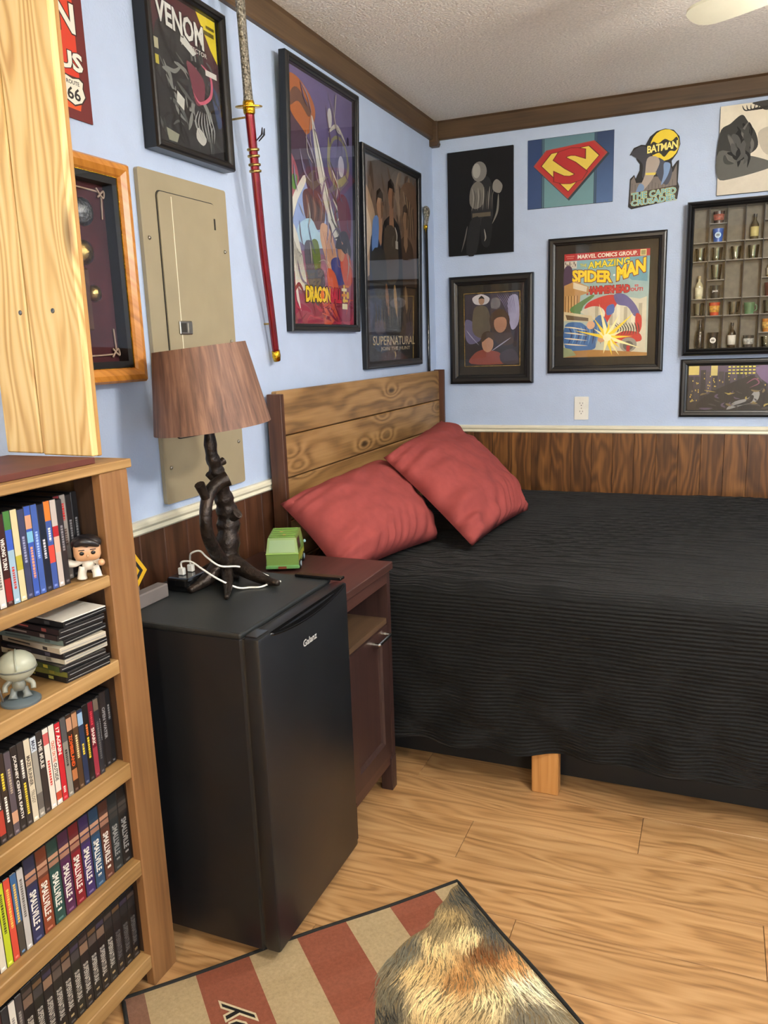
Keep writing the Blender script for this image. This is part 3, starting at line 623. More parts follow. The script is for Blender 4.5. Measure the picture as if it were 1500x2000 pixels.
# --- orange tin sign, mostly behind the pine end panel
p = Print(.3, .41)
p.rect(0, 0, 1, 1, (104, 30, 30)).rect(.03, .02, .9, .78, (222, 72, 36), (208, 56, 34)).poly([(.03, .82), (.6, .84), (.9, .9), (.88, .95), (.03, .93)], (214, 84, 30), 0)
p.text('N', (.72, .42, .9, .555), (238, 232, 214), .03, outline=((60, 20, 18), .07)).text('US', (.7, .66, .94, .745), (238, 232, 214), .04, outline=((60, 20, 18), .08)).text('6', (.66, .79, .72, .82), (232, 226, 206), .01)
sh = [(.72, .8), (.76, .785), (.825, .795), (.89, .785), (.93, .8), (.92, .83), (.94, .87), (.9, .905), (.825, .925), (.75, .905), (.71, .87), (.73, .83)]
p.poly([((u - .825) * 1.12 + .825, (v - .855) * 1.12 + .855) for u, v in sh], (40, 24, 20)).poly(sh, (232, 226, 206)).text('ROUTE', (.76, .803, .89, .823), (30, 24, 22), .02).text('66', (.76, .84, .89, .9), (30, 24, 22), .02)
t = empty('tin_sign', 'orange and red tin sign with a white route 66 shield, half hidden by pine boards', 'sign', wall_mat('left', -2.571, 2.094, .001))
MB().box(-.15, .15, -.205, .205, 0, .002, bev=.0008).build('plate', 'black_matte', t); p.build(t, .0022, 'tin')

# --- oak shadow box with brass and cords
t = empty('shadow_box', 'oak framed shadow box lined in maroon with brass ornaments behind glass', 'shadow box', wall_mat('left', -2.55, 1.556, .001))
w_, h_ = .37, .506
frame_ring(w_, h_, [(0, 0), (0, .04), (.006, .05), (.018, .052), (.03, .044), (.034, .038), (.034, 0)]).build('frame', 'oak', t)
frame_ring(w_ - .066, h_ - .066, [(0, .004), (0, .037), (.0025, .037), (.0025, .004)]).build('gold_liner', 'gold', t)
frame_ring(w_ - .07, h_ - .07, [(0, .004), (0, .034), (.016, .034), (.016, .004)]).build('inner_rail', 'black_matte', t)
MB().box(-w_ / 2 + .03, w_ / 2 - .03, -h_ / 2 + .03, h_ / 2 - .03, .001, .005).build('backing', 'maroon', t)
MB().lathe([(0, .014), (.012, .014), (.022, .011), (.03, .006), (.032, .0)], 12, (.06, .135, .005)).build('ornament', 'pewter', t, smooth=True)
MB().lathe([(0, .018), (.014, .016), (.026, .01), (.03, 0)], 14, (.048, .045, .005)).build('ornament', 'brass', t, smooth=True)
MB().lathe([(0, .014), (.01, .013), (.018, .008), (.02, 0)], 12, (.07, -.045, .005)).build('ornament', 'brass', t, smooth=True)
MB().box(.03, .05, -.13, .01, .005, .017, bev=.004).build('wooden_stock', 'hbpost', t)
for (a, b) in (((.09, .2), (.13, .175)), ((.09, -.2), (.135, -.17))):
    sg = 1 if a[1] > 0 else -1
    MB().tube(spline([(-.02, a[1] - .012 * sg, .008), (.09, a[1] - .014 * sg, .008), (.118, a[1] - .02 * sg, .01), (.122, a[1] - .05 * sg, .008), (.12, a[1] - .075 * sg, .008)], 5), .0022, 6).build('cord', 'rope', t, smooth=True)
    MB().tube(spline([(.105, a[1] - .008 * sg, .011), (.125, a[1] - .028 * sg, .012), (.128, a[1] - .012 * sg, .012), (.108, a[1] - .028 * sg, .011)], 5), .0025, 6).build('cord_knot', 'rope', t, smooth=True)
MB().add([(-w_ / 2 + .033, -h_ / 2 + .033, .036), (w_ / 2 - .033, -h_ / 2 + .033, .036), (w_ / 2 - .033, h_ / 2 - .033, .036), (-w_ / 2 + .033, h_ / 2 - .033, .036)], [(0, 1, 2, 3)]).build('glass', 'glass', t)

# --- breaker panel
def rrect(w, h, r, n=5):
    out = []
    for cx, cy, a in ((w / 2 - r, h / 2 - r, 0), (-w / 2 + r, h / 2 - r, 90), (-w / 2 + r, -h / 2 + r, 180), (w / 2 - r, -h / 2 + r, 270)):
        for k in range(n + 1): t = math.radians(a + 90 * k / n); out.append((cx + r * math.cos(t), cy + r * math.sin(t)))
    return out
t = empty('breaker_panel', 'beige metal breaker panel cover behind the table lamp', 'breaker panel', wall_mat('left', -2.097, 1.397, .001))
MB().prism(rrect(.388, .853, .008), 0, .011).build('cover', 'beige', t)
dm = MB().prism(rrect(.262, .64, .016), .0105, .013); dm.v = [(x, y + .062, z) for x, y, z in dm.v]; dr = dm.build('door', 'slot', t)
dm = MB().prism(rrect(.256, .634, .014), .011, .0155); dm.v = [(x, y + .062, z) for x, y, z in dm.v]; dm.build('door_leaf', 'beige', dr)
MB().box(-.074, -.071, -.24, .372, .0155, .0166, bev=.0004).build('door_crease', 'cream', dr)
MB().box(-.085, -.03, .02, .056, .0155, .021, bev=.002).box(-.05, -.033, .025, .05, .021, .0225).build('latch', 'steel', dr)
MB().box(-.08, -.058, .026, .05, .0205, .0216).build('latch_slot', 'slot', dr)
for y in (.31, -.08): MB().box(.118, .123, y, y + .03, .0152, .0175).build('hinge', 'slot', dr)
for x, y in ((-.17, .26), (.17, .255), (-.165, -.33), (.17, -.3), (-.175, -.06), (.17, .0)): MB().lathe([(0, .004), (.004, .0035), (.0055, 0)], 10, (x, y, .011)).build('screw', 'steel', t, smooth=True)

# --- katana and cane
k = empty('katana', 'katana in a red lacquered scabbard with a carved silver handle', 'sword', loc=(.03, -1.69, 1.33))
o_ = Vector((.03, -1.69, 1.33)); L_ = lambda x, y, z: Vector((x, y, z)) - o_
hp = [L_(*q) for q in spline([(.088, -1.885, 2.40), (.085, -1.873, 2.327), (.081, -1.862, 2.22), (.077, -1.85, 2.1), (.0755, -1.846, 2.07)], 6)]
MB().tube(hp, [.0165, .018] + [.0175 - .003 * math.sin(i / (len(hp) - 3) * PI) for i in range(len(hp) - 2)], 14, squash=.8).build('handle', 'silver_ornate', k, smooth=True)
MB().ball(L_(.09, -1.889, 2.412), (.02, .024, .022), 12, 8).build('pommel', 'silver_ornate', k, smooth=True)
td = (hp[-1] - hp[-4]).normalized(); tm = td.to_track_quat('Z', 'Y').to_matrix()
tc_ = L_(.0752, -1.8455, 2.055)
MB().lathe([(0, -.003), (.034, -.003), (.039, -.0015), (.039, .0015), (.034, .003), (0, .003)], 28, tc_, mat=tm).build('guard', 'gold', k, smooth=True, shade_angle=40)
MB().lathe([(.015, -.016), (.017, -.01), (.018, 0), (.017, .016), (.015, .02)], 16, tc_, mat=tm).build('collar', 'gold', k, smooth=True)
sp_ = [L_(*q) for q in spline([(.0745, -1.843, 2.04), (.066, -1.82, 1.935), (.048, -1.77, 1.682), (.035, -1.724, 1.501), (.027, -1.693, 1.362)], 8)]
MB().tube(sp_, [.0165 - .003 * i / len(sp_) for i in range(len(sp_))], 16, squash=.78).build('scabbard', 'lacquer', k, smooth=True)
MB().tube([L_(.027, -1.6935, 1.365), L_(.0262, -1.689, 1.348), L_(.0256, -1.685, 1.332)], [.0155, .0165, .013], 14, squash=.8).build('scabbard_tip', 'gold', k, smooth=True)
for q in (8.5, 9.8): 
    a, b = sp_[int(q) - 1], sp_[int(q)]; 
for z_, y_, x_ in ((1.945, -1.8225, .067), (1.928, -1.819, .0655), (1.905, -1.8145, .064), (1.888, -1.811, .063)):
    MB().lathe([(.0165, -.004), (.0185, -.002), (.0185, .002), (.0165, .004)], 16, L_(x_, y_, z_), mat=tm).build('band', 'brass', k, smooth=True)
for dy in (0, .012): MB().tube([L_(.085, -1.828 + dy, 1.968), L_(.095, -1.815 + dy, 1.985), L_(.092, -1.806 + dy, 2.005)], [.004, .006, .003], 8, squash=.4).build('cord_end', 'black_matte', k, smooth=True)
for z_, y_, x_ in ((2.03, -1.84, .058), (1.45, -1.711, .02)): MB().tube([L_(.001, y_, z_), L_(x_ + .006, y_, z_)], .003, 8).build('wall_peg', 'brass', k, smooth=True)
c = empty('walking_cane', 'black walking cane with a silver bird-head grip in the wall corner', 'cane', loc=(.016, -.16, .72))
MB().tube([(0, 0, 0), (.0, -.004, 1.2)], [.007, .0092], 12).build('shaft', 'black_gloss', c, smooth=True)
MB().tube([(.0, -.004, 1.195), (.0, -.004, 1.212)], .0105, 12).build('collar', 'gold', c, smooth=True)
MB().tube(spline([(.0, -.004, 1.21), (.001, .004, 1.24), (.002, .008, 1.262), (.003, .002, 1.283), (.004, -.014, 1.288), (.004, -.026, 1.276), (.004, -.03, 1.262)], 5), [.0095, .0095, .01, .0105, .011, .0115, .012, .0125, .0135, .0145, .0155, .016, .0165, .017, .017, .0165, .0155, .0145, .013, .0115, .0105, .0095, .008, .007, .006, .0055, .005, .0045, .004, .003, .002], 12).build('bird_head_grip', 'silver_ornate', c, smooth=True)

# ------------------------------------------------------------------ back wall
def slab(name, label, wall, u0, v0, u1, v1, th, pr, mat, cat, edge='black_matte', roll=0):
    t = empty(name, label, cat, wall_mat(wall, (u0 + u1) / 2, (v0 + v1) / 2, .001, 0, roll))
    MB().box(-(u1 - u0) / 2, (u1 - u0) / 2, -(v1 - v0) / 2, (v1 - v0) / 2, 0, th, bev=min(.001, th / 3)).build('panel' if th < .01 else 'stretched_panel', edge, t)
    pr.build(t, th + .0002, mat); return t
p = Print(.328, .484)                                   # dark figure print
p.rect(0, 0, 1, 1, (27, 27, 30), (20, 20, 22))
p.poly([(.36, .52), (.4, .3), (.52, .24), (.66, .3), (.7, .5), (.66, .7), (.4, .7)], (44, 44, 46), 5).poly([(.36, .36), (.46, .3), (.56, .36), (.54, .52), (.42, .56), (.34, .5)], (112, 108, 102), 4)
p.ell(.49, .21, .115, .095, (122, 119, 115)).ell(.45, .2, .06, .07, (160, 157, 150)).poly([(.76, .3), (.84, .36), (.8, .43), (.7, .4), (.7, .33)], (132, 128, 122), 4)
p.rect(.38, .6, .66, .64, (92, 84, 72)).poly([(.34, .68), (.5, .66), (.44, .98), (.28, .98)], (38, 38, 40), 3).poly([(.52, .66), (.68, .68), (.64, .92), (.52, .9)], (34, 34, 36), 3)
for a in range(12): p.line([(.38 + .03 * a, .36 + .02 * (a % 3)), (.4 + .026 * a, .46), (.37 + .028 * a, .58)], .012, [(150, 146, 138), (70, 68, 66), (96, 92, 86)][a % 3])
p.line([(.78, .44), (.76, .6), (.68, .72)], .03, (120, 116, 108)).line([(.3, .72), (.26, .84), (.2, .97)], .02, (96, 92, 88)).line([(.56, .76), (.58, .84), (.56, .88)], .02, (140, 136, 128))
slab('canvas_print', 'black canvas print with a dim grey armoured shape next to the room corner', 'back', .083, 1.794, .411, 2.278, .014, p, 'canvas', 'picture')

p = Print(.394, .306)                                   # shield sign
p.rect(0, 0, 1, 1, (58, 84, 118), (60, 92, 126)).rect(0, 0, .17, 1, (44, 66, 108), (52, 76, 120)).rect(.18, 0, .79, 1, (92, 128, 140), (108, 150, 156)).rect(.8, 0, 1, 1, (40, 60, 96), (72, 104, 150))
for u in (.172, .192, .785, .805): p.rect(u - .006, 0, u + .006, 1, (52, 76, 92))
S0 = [(.07, .38), (.22, .17), (.78, .11), (.93, .3), (.48, .9)]
sc_ = lambda k: [((u - .5) * k + .5, (v - .42) * k + .42) for u, v in S0]
p.poly([(u + .015, v + .02) for u, v in sc_(1.02)], (40, 56, 66)).poly(sc_(1.0), (168, 66, 58)).poly(sc_(.94), (178, 46, 48)).poly(sc_(.8), (96, 34, 34)).poly(sc_(.77), (226, 198, 84))
p.text('S', (.34, .2, .67, .66), (178, 44, 48), .03, outline=((120, 40, 36), .045))
slab('tin_sign', 'blue tin sign with a red and yellow shield bearing the letter S', 'back', .478, 1.981, .873, 2.29, .002, p, 'tin', 'sign')

# die-cut sign
t = empty('cutout_sign', 'die-cut sign with a yellow disc, grey skyline and blue and yellow lettering', 'sign', wall_mat('back', 1.055, 2.103, .001))
pw_, ph_ = .226, .326
out = [(.0, .965), (.01, .8), (.02, .6), (.1, .55), (.13, .6), (.2, .5), (.2, .42), (.14, .36), (.1, .28), (0, .29), (.08, .2), (.22, .17), (.3, .18), (.38, .08), (.5, .02), (.66, .0), (.82, .03), (.93, .12), (.95, .22), (.9, .33), (.8, .42), (.82, .5), (.9, .43), (.94, .42), (.93, .7), (.96, .76), (.93, .92), (.5, .96), (.06, 1.0)]
MB().prism([((u - .5) * pw_, (.5 - v) * ph_) for u, v in out], 0, .0025).build('plate', 'black_matte', t)
p = Print(pw_, ph_)
p.ell(.66, .21, .27, .2, (234, 206, 58)).poly([(.36, .24), (.44, .15), (.54, .18), (.66, .13), (.78, .17), (.88, .12), (.92, .22), (.86, .3), (.76, .29), (.66, .36), (.56, .3), (.42, .32)], (36, 34, 32), 3)
p.poly([(.03, .93), (.04, .62), (.1, .57), (.14, .66), (.3, .66), (.5, .6), (.7, .62), (.84, .56), (.9, .46), (.91, .74)], (116, 108, 104))
for a in range(13): p.rect(.06 + .064 * a, .66 + .02 * (a % 3), .068 + .064 * a, .76, (78, 72, 70))
p.poly([(.03, .28), (.1, .22), (.24, .19), (.36, .24), (.42, .4), (.38, .56), (.26, .6), (.26, .44), (.18, .36)], (54, 56, 66), 4).poly([(.54, .36), (.74, .46), (.82, .56), (.74, .72), (.6, .66), (.5, .5)], (58, 66, 84), 4).poly([(.66, .44), (.78, .46), (.74, .6), (.62, .72), (.66, .58)], (122, 150, 190), 4)
p.poly([(.34, .36), (.5, .34), (.58, .42), (.5, .56), (.42, .66), (.26, .78), (.2, .74), (.3, .58)], (168, 156, 146), 4).poly([(.32, .54), (.52, .55), (.5, .58), (.32, .57)], (222, 204, 96)).poly([(.2, .68), (.3, .72), (.24, .84), (.12, .86)], (112, 140, 178), 4)
p.poly([(.04, .79), (.9, .74), (.92, .9), (.05, .97)], (46, 42, 38))
p.text('BATMAN', (.34, .2, .9, .29), (244, 230, 130), .03, outline=((36, 34, 32), .06), slant=-.03, spacing=.9).text('THE CAPED', (.06, .795, .9, .875), (112, 168, 176), .03, outline=((214, 212, 130), .07), slant=-.03).text('CRUSADER', (.06, .89, .9, .96), (112, 168, 186), .03, outline=((214, 212, 130), .07), slant=-.03)
p.build(t, .0027, 'tin')

p = Print(.42, .36)                                     # black and white painting
p.rect(0, 0, 1, 1, (224, 216, 196), (206, 198, 182))
p.poly([(0, .3), (.1, .2), (.2, .12), (.26, .2), (.34, .34), (.36, .5), (.24, .6), (0, .76)], (62, 62, 60), 5).poly([(0, .5), (.2, .56), (.34, .6), (.5, .68), (.5, .74), (.16, .82), (0, .8)], (96, 96, 92), 4).poly([(.3, 0), (.6, 0), (.54, .08), (.42, .1), (.36, .05)], (70, 68, 66), 4)
p.poly([(.36, .34), (.5, .28), (.7, .34), (.8, .6), (.56, .62), (.42, .56)], (186, 178, 162), 4).poly([(.6, 0), (1, 0), (1, .5), (.8, .3), (.66, .16)], (84, 82, 80), 4)
scatter_strokes(p, 26, (.1, .28, .3, .62), [(40, 40, 40), (84, 84, 82), (70, 70, 68), (104, 102, 98)], .2, .04, 1.3, 31, .3)
for a in range(5): p.line([(.2 + .04 * a, .02), (.24 + .03 * a, .08), (.38 + .04 * a, .05)], .012, (56, 54, 52))
slab('canvas_print', 'black and white brushwork canvas hanging high above the shot glass case', 'back', 1.316, 1.961, 1.736, 2.322, .016, p, 'canvas', 'picture')

p = Print(.388, .482)                                   # framed comic cover
p.rect(0, 0, 1, 1, (118, 172, 186), (206, 206, 180)).rect(0, 0, 1, .066, (182, 36, 42))
p.text('MARVEL COMICS GROUP.', (.16, .014, .86, .05), (240, 230, 214), .03).rect(.89, .004, .96, .062, (226, 214, 150)).rect(.9, .012, .95, .055, (164, 150, 96)).rect(.02, .018, .12, .028, (212, 120, 110)).rect(.03, .038, .11, .046, (212, 120, 110))
p.rect(0, .07, .15, .14, (214, 206, 190))
for a in range(8): p.rect(.01 + .017 * a, .075 + .02 * (a % 3), .02 + .017 * a, .1 + .02 * (a % 2), (70, 58, 54))
p.poly([(.52, .08), (.98, .07), (.98, .3), (.8, .28)], (104, 160, 180), 0)
p.text('THE', (.19, .1, .27, .128), (226, 216, 80), .02, outline=((40, 60, 40), .05), slant=.004).text('AMAZING', (.29, .09, .77, .15), (238, 216, 60), .03, outline=((58, 84, 40), .07), slant=-.02, spacing=1.05)
p.text('SPIDER', (.1, .16, .56, .262), (246, 212, 30), .045, outline=((120, 34, 30), .09), slant=.025, spacing=.95).ell(.595, .225, .012, .009, (244, 244, 236)).text('MAN', (.63, .155, .95, .275), (246, 212, 30), .045, outline=((120, 34, 30), .09), slant=-.07, spacing=.95)
p.text('HAMMERHEAD', (.28, .325, .78, .39), (196, 40, 40), .05, outline=((110, 30, 30), .1), spacing=.9).text('IS', (.84, .325, .88, .345), (196, 40, 40), .03).text('OUT!', (.79, .355, .93, .385), (196, 40, 40), .04)
p.poly([(0, .14), (.08, .12), (.1, .2), (.08, .34), (.0, .36)], (74, 52, 82), 4).poly([(0, .3), (.14, .26), (.3, .32), (.3, .38), (.2, .4), (.18, .58), (0, .58)], (186, 142, 84)).poly([(.11, .27), (.28, .32), (.27, .37), (.11, .33)], (216, 204, 176))
for a in range(9): p.rect(.015 + .018 * a, .4, .023 + .018 * a, .57, [(120, 84, 46), (226, 190, 128)][a % 2])
p.poly([(.08, .52), (.2, .46), (.34, .4), (.36, .42), (.24, .5), (.2, .58), (.1, .56)], (92, 128, 68), 3)
p.poly([(.2, .56), (.34, .46), (.6, .41), (.9, .46), (.98, .44), (.98, .96), (.6, .96), (.5, .7)], (214, 208, 184), 0)
for a in range(7): p.rect(.38 + .085 * a, .5 + .03 * (a % 3), .42 + .085 * a, .7, [(178, 170, 146), (232, 228, 206)][a % 2])
p.poly([(.25, .53), (.3, .47), (.46, .42), (.6, .41), (.66, .46), (.62, .52), (.56, .62), (.5, .7), (.46, .68), (.5, .58), (.44, .52), (.34, .51)], (196, 46, 46), 4)
p.poly([(.6, .41), (.72, .41), (.84, .5), (.9, .6), (.84, .62), (.76, .53), (.64, .5)], (96, 92, 148), 4).poly([(.52, .52), (.6, .5), (.6, .58), (.52, .6)], (70, 104, 176), 3).poly([(.86, .6), (.92, .62), (.93, .72), (.9, .78), (.86, .74)], (196, 50, 46), 3)
p.poly([(0, .55), (.34, .6), (.36, .66), (0, .64)], (214, 200, 160)).poly([(.02, .58), (.3, .62), (.3, .65), (.04, .63)], (104, 84, 58))
p.poly([(.02, .68), (.2, .66), (.3, .7), (.42, .6), (.5, .63), (.54, .74), (.48, .82), (.4, .84), (.38, .92), (.2, .94), (.02, .9)], (62, 110, 166), 4)
for a in range(9): p.line([(.06 + .05 * a, .7), (.1 + .045 * a, .78), (.05 + .05 * a, .88)], .02, [(38, 62, 104), (110, 156, 202)][a % 2])
p.ell(.33, .69, .05, .04, (226, 178, 142)).ell(.46, .83, .045, .03, (206, 156, 120))
p.poly([(.58, .82), (.72, .76), (.9, .78), (.92, .86), (.7, .86), (.6, .88)], (192, 50, 46), 4).ell(.78, .89, .1, .07, (150, 146, 134)).ell(.78, .9, .06, .045, (96, 92, 88)).poly([(.76, .9), (.8, .9), (.8, .98), (.76, .98)], (186, 46, 46))
for a in range(9): p.line([(.6 + .035 * a, .68), (.66 + .03 * a, .74), (.62 + .035 * a, .8)], .012, (54, 56, 48))
p.poly([(0, .94), (.36, .93), (.7, .95), (1, .97), (1, 1), (0, 1)], (176, 128, 66)).poly([(0, .9), (.1, .92), (.16, .98), (0, 1)], (150, 160, 120))
for a in range(14):
    g = -2.9 + a * .36; l = [.42, .2, .3][a % 3]; u, v = .53, .815
    p.poly([(u + .03 * math.cos(g + 1.57), v + .02 * math.sin(g + 1.57)), (min(max(u + l * math.cos(g), .01), .99), min(v + l * .8 * math.sin(g), .99)), (u - .03 * math.cos(g + 1.57), v - .02 * math.sin(g + 1.57))], [(244, 214, 60), (250, 240, 180)][a % 2])
for a in range(4): p.line([(.01, .7 + .055 * a), (.12, .71 + .055 * a), (.3, .74 + .05 * a)], .016, (236, 224, 190))
p.ell(.53, .815, .05, .035, (250, 244, 206))
framed('framed_comic', 'bright blue and yellow comic cover in a wide black frame above the outlet', 'back', .85, 1.522, .535, .63, .034, .026, p, board=True, pc=(.001, -.0), deep=.5)

p = Print(.274, .348)                                   # small framed portrait print
p.rect(0, 0, 1, 1, (62, 58, 78), (44, 40, 46)).poly([(.14, .05), (.3, .0), (.46, .06), (.4, .14), (.2, .14)], (224, 220, 226), 4).poly([(.8, .1), (.98, .05), (1, .4), (.86, .5)], (170, 168, 200), 4).poly([(0, .36), (.16, .4), (.3, .62), (.1, .7), (0, .6)], (110, 108, 146), 4)
p.poly([(.14, .52), (.16, .22), (.28, .16), (.42, .2), (.48, .4), (.44, .6), (.3, .62)], (104, 96, 84), 4).ell(.31, .09, .055, .06, (176, 140, 118)).poly([(.25, .07), (.31, .02), (.37, .07), (.31, .06)], (44, 36, 34), 2)
p.poly([(.46, .4), (.5, .28), (.64, .22), (.8, .28), (.84, .5), (.9, .7), (.6, .7)], (70, 56, 54), 4).ell(.66, .42, .12, .13, (186, 140, 116)).poly([(.5, .4), (.54, .26), (.68, .22), (.82, .32), (.82, .44), (.74, .34), (.6, .34)], (72, 54, 46), 3)
p.poly([(.1, .98), (.16, .84), (.34, .78), (.52, .8), (.66, .84), (.8, .98)], (150, 74, 62), 4).ell(.42, .7, .11, .12, (196, 150, 122)).poly([(.3, .68), (.32, .56), (.44, .52), (.54, .58), (.54, .66), (.44, .61)], (74, 58, 46), 3).poly([(.66, .84), (.9, .78), (1, .98), (.7, .98)], (66, 60, 72), 3)
for a in range(8): p.line([(.6 + .04 * a, .02), (.7 + .03 * a, .12), (.8 + .02 * a, .3)], .01, (120, 116, 160))
p.line([(.5, .8), (.7, .7), (.86, .62)], .02, (176, 172, 196)).line([(.02, .5), (.12, .6), (.26, .72)], .014, (190, 190, 220))
framed('framed_picture', 'small dark portrait print with a grey mat in a thick black frame', 'back', .298, 1.427, .426, .53, .044, .03, p, board=True, pc=(.002, .002), deep=.45, bead='brass')

p = Print(.56, .204)                                    # panoramic print
p.rect(0, 0, 1, .5, (92, 78, 104), (60, 52, 70)).rect(0, .5, 1, 1, (52, 46, 56), (44, 38, 36))
rr = np.random.default_rng(4)
for a in range(22):
    x = a * .046; hgt = rr.uniform(.1, .5); p.rect(x, hgt * .5, x + .04, .8, [(44, 42, 50), (58, 54, 62), (38, 36, 44), (78, 72, 84)][a % 4])
    for b in range(8):
        if rr.random() < .7: u, v = x + .004 + rr.random() * .028, hgt * .5 + .04 + rr.random() * .5; p.rect(u, v, u + .007, v + .028, [(228, 200, 92), (212, 180, 80), (160, 140, 90)][b % 3])
p.rect(0, 0, .08, .2, (216, 196, 116)).rect(.17, 0, .22, .22, (206, 190, 120)).rect(.36, 0, .5, .06, (60, 58, 50))
for a in range(7):
    for b in range(3): p.rect(.3 + .03 * a, .02 + .07 * b, .32 + .03 * a, .05 + .07 * b, (226, 216, 96))
p.poly([(.5, .05), (.72, .02), (.98, .1), (1, .5), (.8, .4), (.6, .42)], (118, 96, 132), 3)
p.poly([(.1, .98), (.14, .66), (.3, .42), (.4, .3), (.48, .24), (.56, .4), (.6, .62), (.68, .98)], (26, 25, 28), 4)
p.poly([(.3, .98), (.36, .8), (.46, .72), (.5, .58), (.54, .6), (.52, .8), (.42, .88)], (150, 150, 148), 3).poly([(.34, .9), (.44, .8), (.48, .66), (.5, .7), (.47, .84)], (30, 30, 34), 3)
p.line([(.44, .4), (.5, .3), (.53, .4), (.46, .5)], .012, (128, 74, 98)).poly([(.68, .9), (.94, .42), (1, .36), (.96, .46), (.72, .9)], (204, 200, 196))
p.poly([(.8, .98), (.84, .8), (1, .7), (1, 1)], (98, 80, 132), 3)
scatter_strokes(p, 50, (.02, .5, .98, .98), [(62, 58, 60), (120, 104, 70), (32, 30, 32), (88, 76, 100), (170, 150, 76)], .08, .012, .2, 9, 1.2)
framed('framed_picture', 'wide panoramic city night print in a flat black frame above the chair rail', 'back', 1.513, 1.1265, .63, .264, .03, .02, p, pc=(0, -.001), deep=.55)

# outlet
t = empty('wall_outlet', 'white double wall outlet below the framed comic cover', 'outlet', wall_mat('back', .747, 1.035, .001))
MB().prism(rrect(.068, .112, .004), 0, .005).build('cover_plate', 'white', t)
for y in (.02, -.02):
    q = MB().prism([(x, yy + y) for x, yy in rrect(.033, .028, .01)], .005, .0065).build('receptacle', 'white', t)
    for x, w, h in ((-.007, .002, .008), (.006, .002, .007)): MB().box(x - w / 2, x + w / 2, y + .001, y + .001 + h, .0062, .0068).build('slot', 'slot', q)
    MB().lathe([(0, .0003), (.0024, .0003), (.0024, 0)], 8, (-.0005, y - .006, .0065)).build('ground_hole', 'slot', q)
MB().lathe([(0, .001), (.0025, .0008), (.003, 0)], 8, (0, 0, .005)).build('screw', 'steel', t)

# shot glass case
cx0, cx1, cz0, cz1, cd = 1.2, 1.83, 1.276, 1.938, .075
t = empty('display_case', 'black framed glass display case full of shot glasses and miniature bottles', 'display case', wall_mat('back', (cx0 + cx1) / 2, (cz0 + cz1) / 2, .001))
cw, ch = cx1 - cx0, cz1 - cz0
frame_ring(cw, ch, [(0, 0), (0, cd - .012), (.004, cd - .003), (.012, cd), (.018, cd - .004), (.023, cd), (.028, cd - .006), (.03, cd - .012), (.03, 0)]).build('frame', 'black_frame', t)
MB().box(-cw / 2 + .028, cw / 2 - .028, -ch / 2 + .028, ch / 2 - .028, 0, .006).build('backing', 'felt', t)
xc, zc = (cx0 + cx1) / 2, (cz0 + cz1) / 2
DV = [1.23, 1.293, 1.366, 1.439, 1.512, 1.585, 1.658, 1.731, 1.8]
RW = [1.306, 1.45, 1.524, 1.685, 1.764, 1.908]
for x in DV[1:-1]: MB().box(x - .0015 - xc, x + .0015 - xc, 1.306 - zc, 1.908 - zc, .006, cd - .02).build('divider', 'black_matte', t)
SHX = []
def case_shelf(i, j, z):
    for a in range(i, j): SHX.append((a, z)); MB().box(DV[a] + .0016 - xc, DV[a + 1] - .0016 - xc, z - .003 - zc, z - zc, .006, cd - .018).build('shelf', 'case_shelf', t)
for z in RW[1:5]: case_shelf(0, 8, z)
case_shelf(1, 2, 1.604); case_shelf(1, 2, 1.842); case_shelf(4, 5, 1.371); case_shelf(4, 5, 1.604); case_shelf(5, 7, 1.604); case_shelf(4, 5, 1.842)
MB().add([(-cw / 2 + .029, -ch / 2 + .029, cd - .013), (cw / 2 - .029, -ch / 2 + .029, cd - .013), (cw / 2 - .029, ch / 2 - .029, cd - .013), (-cw / 2 + .029, ch / 2 - .029, cd - .013)], [(0, 1, 2, 3)]).build('glass', 'glass', t)
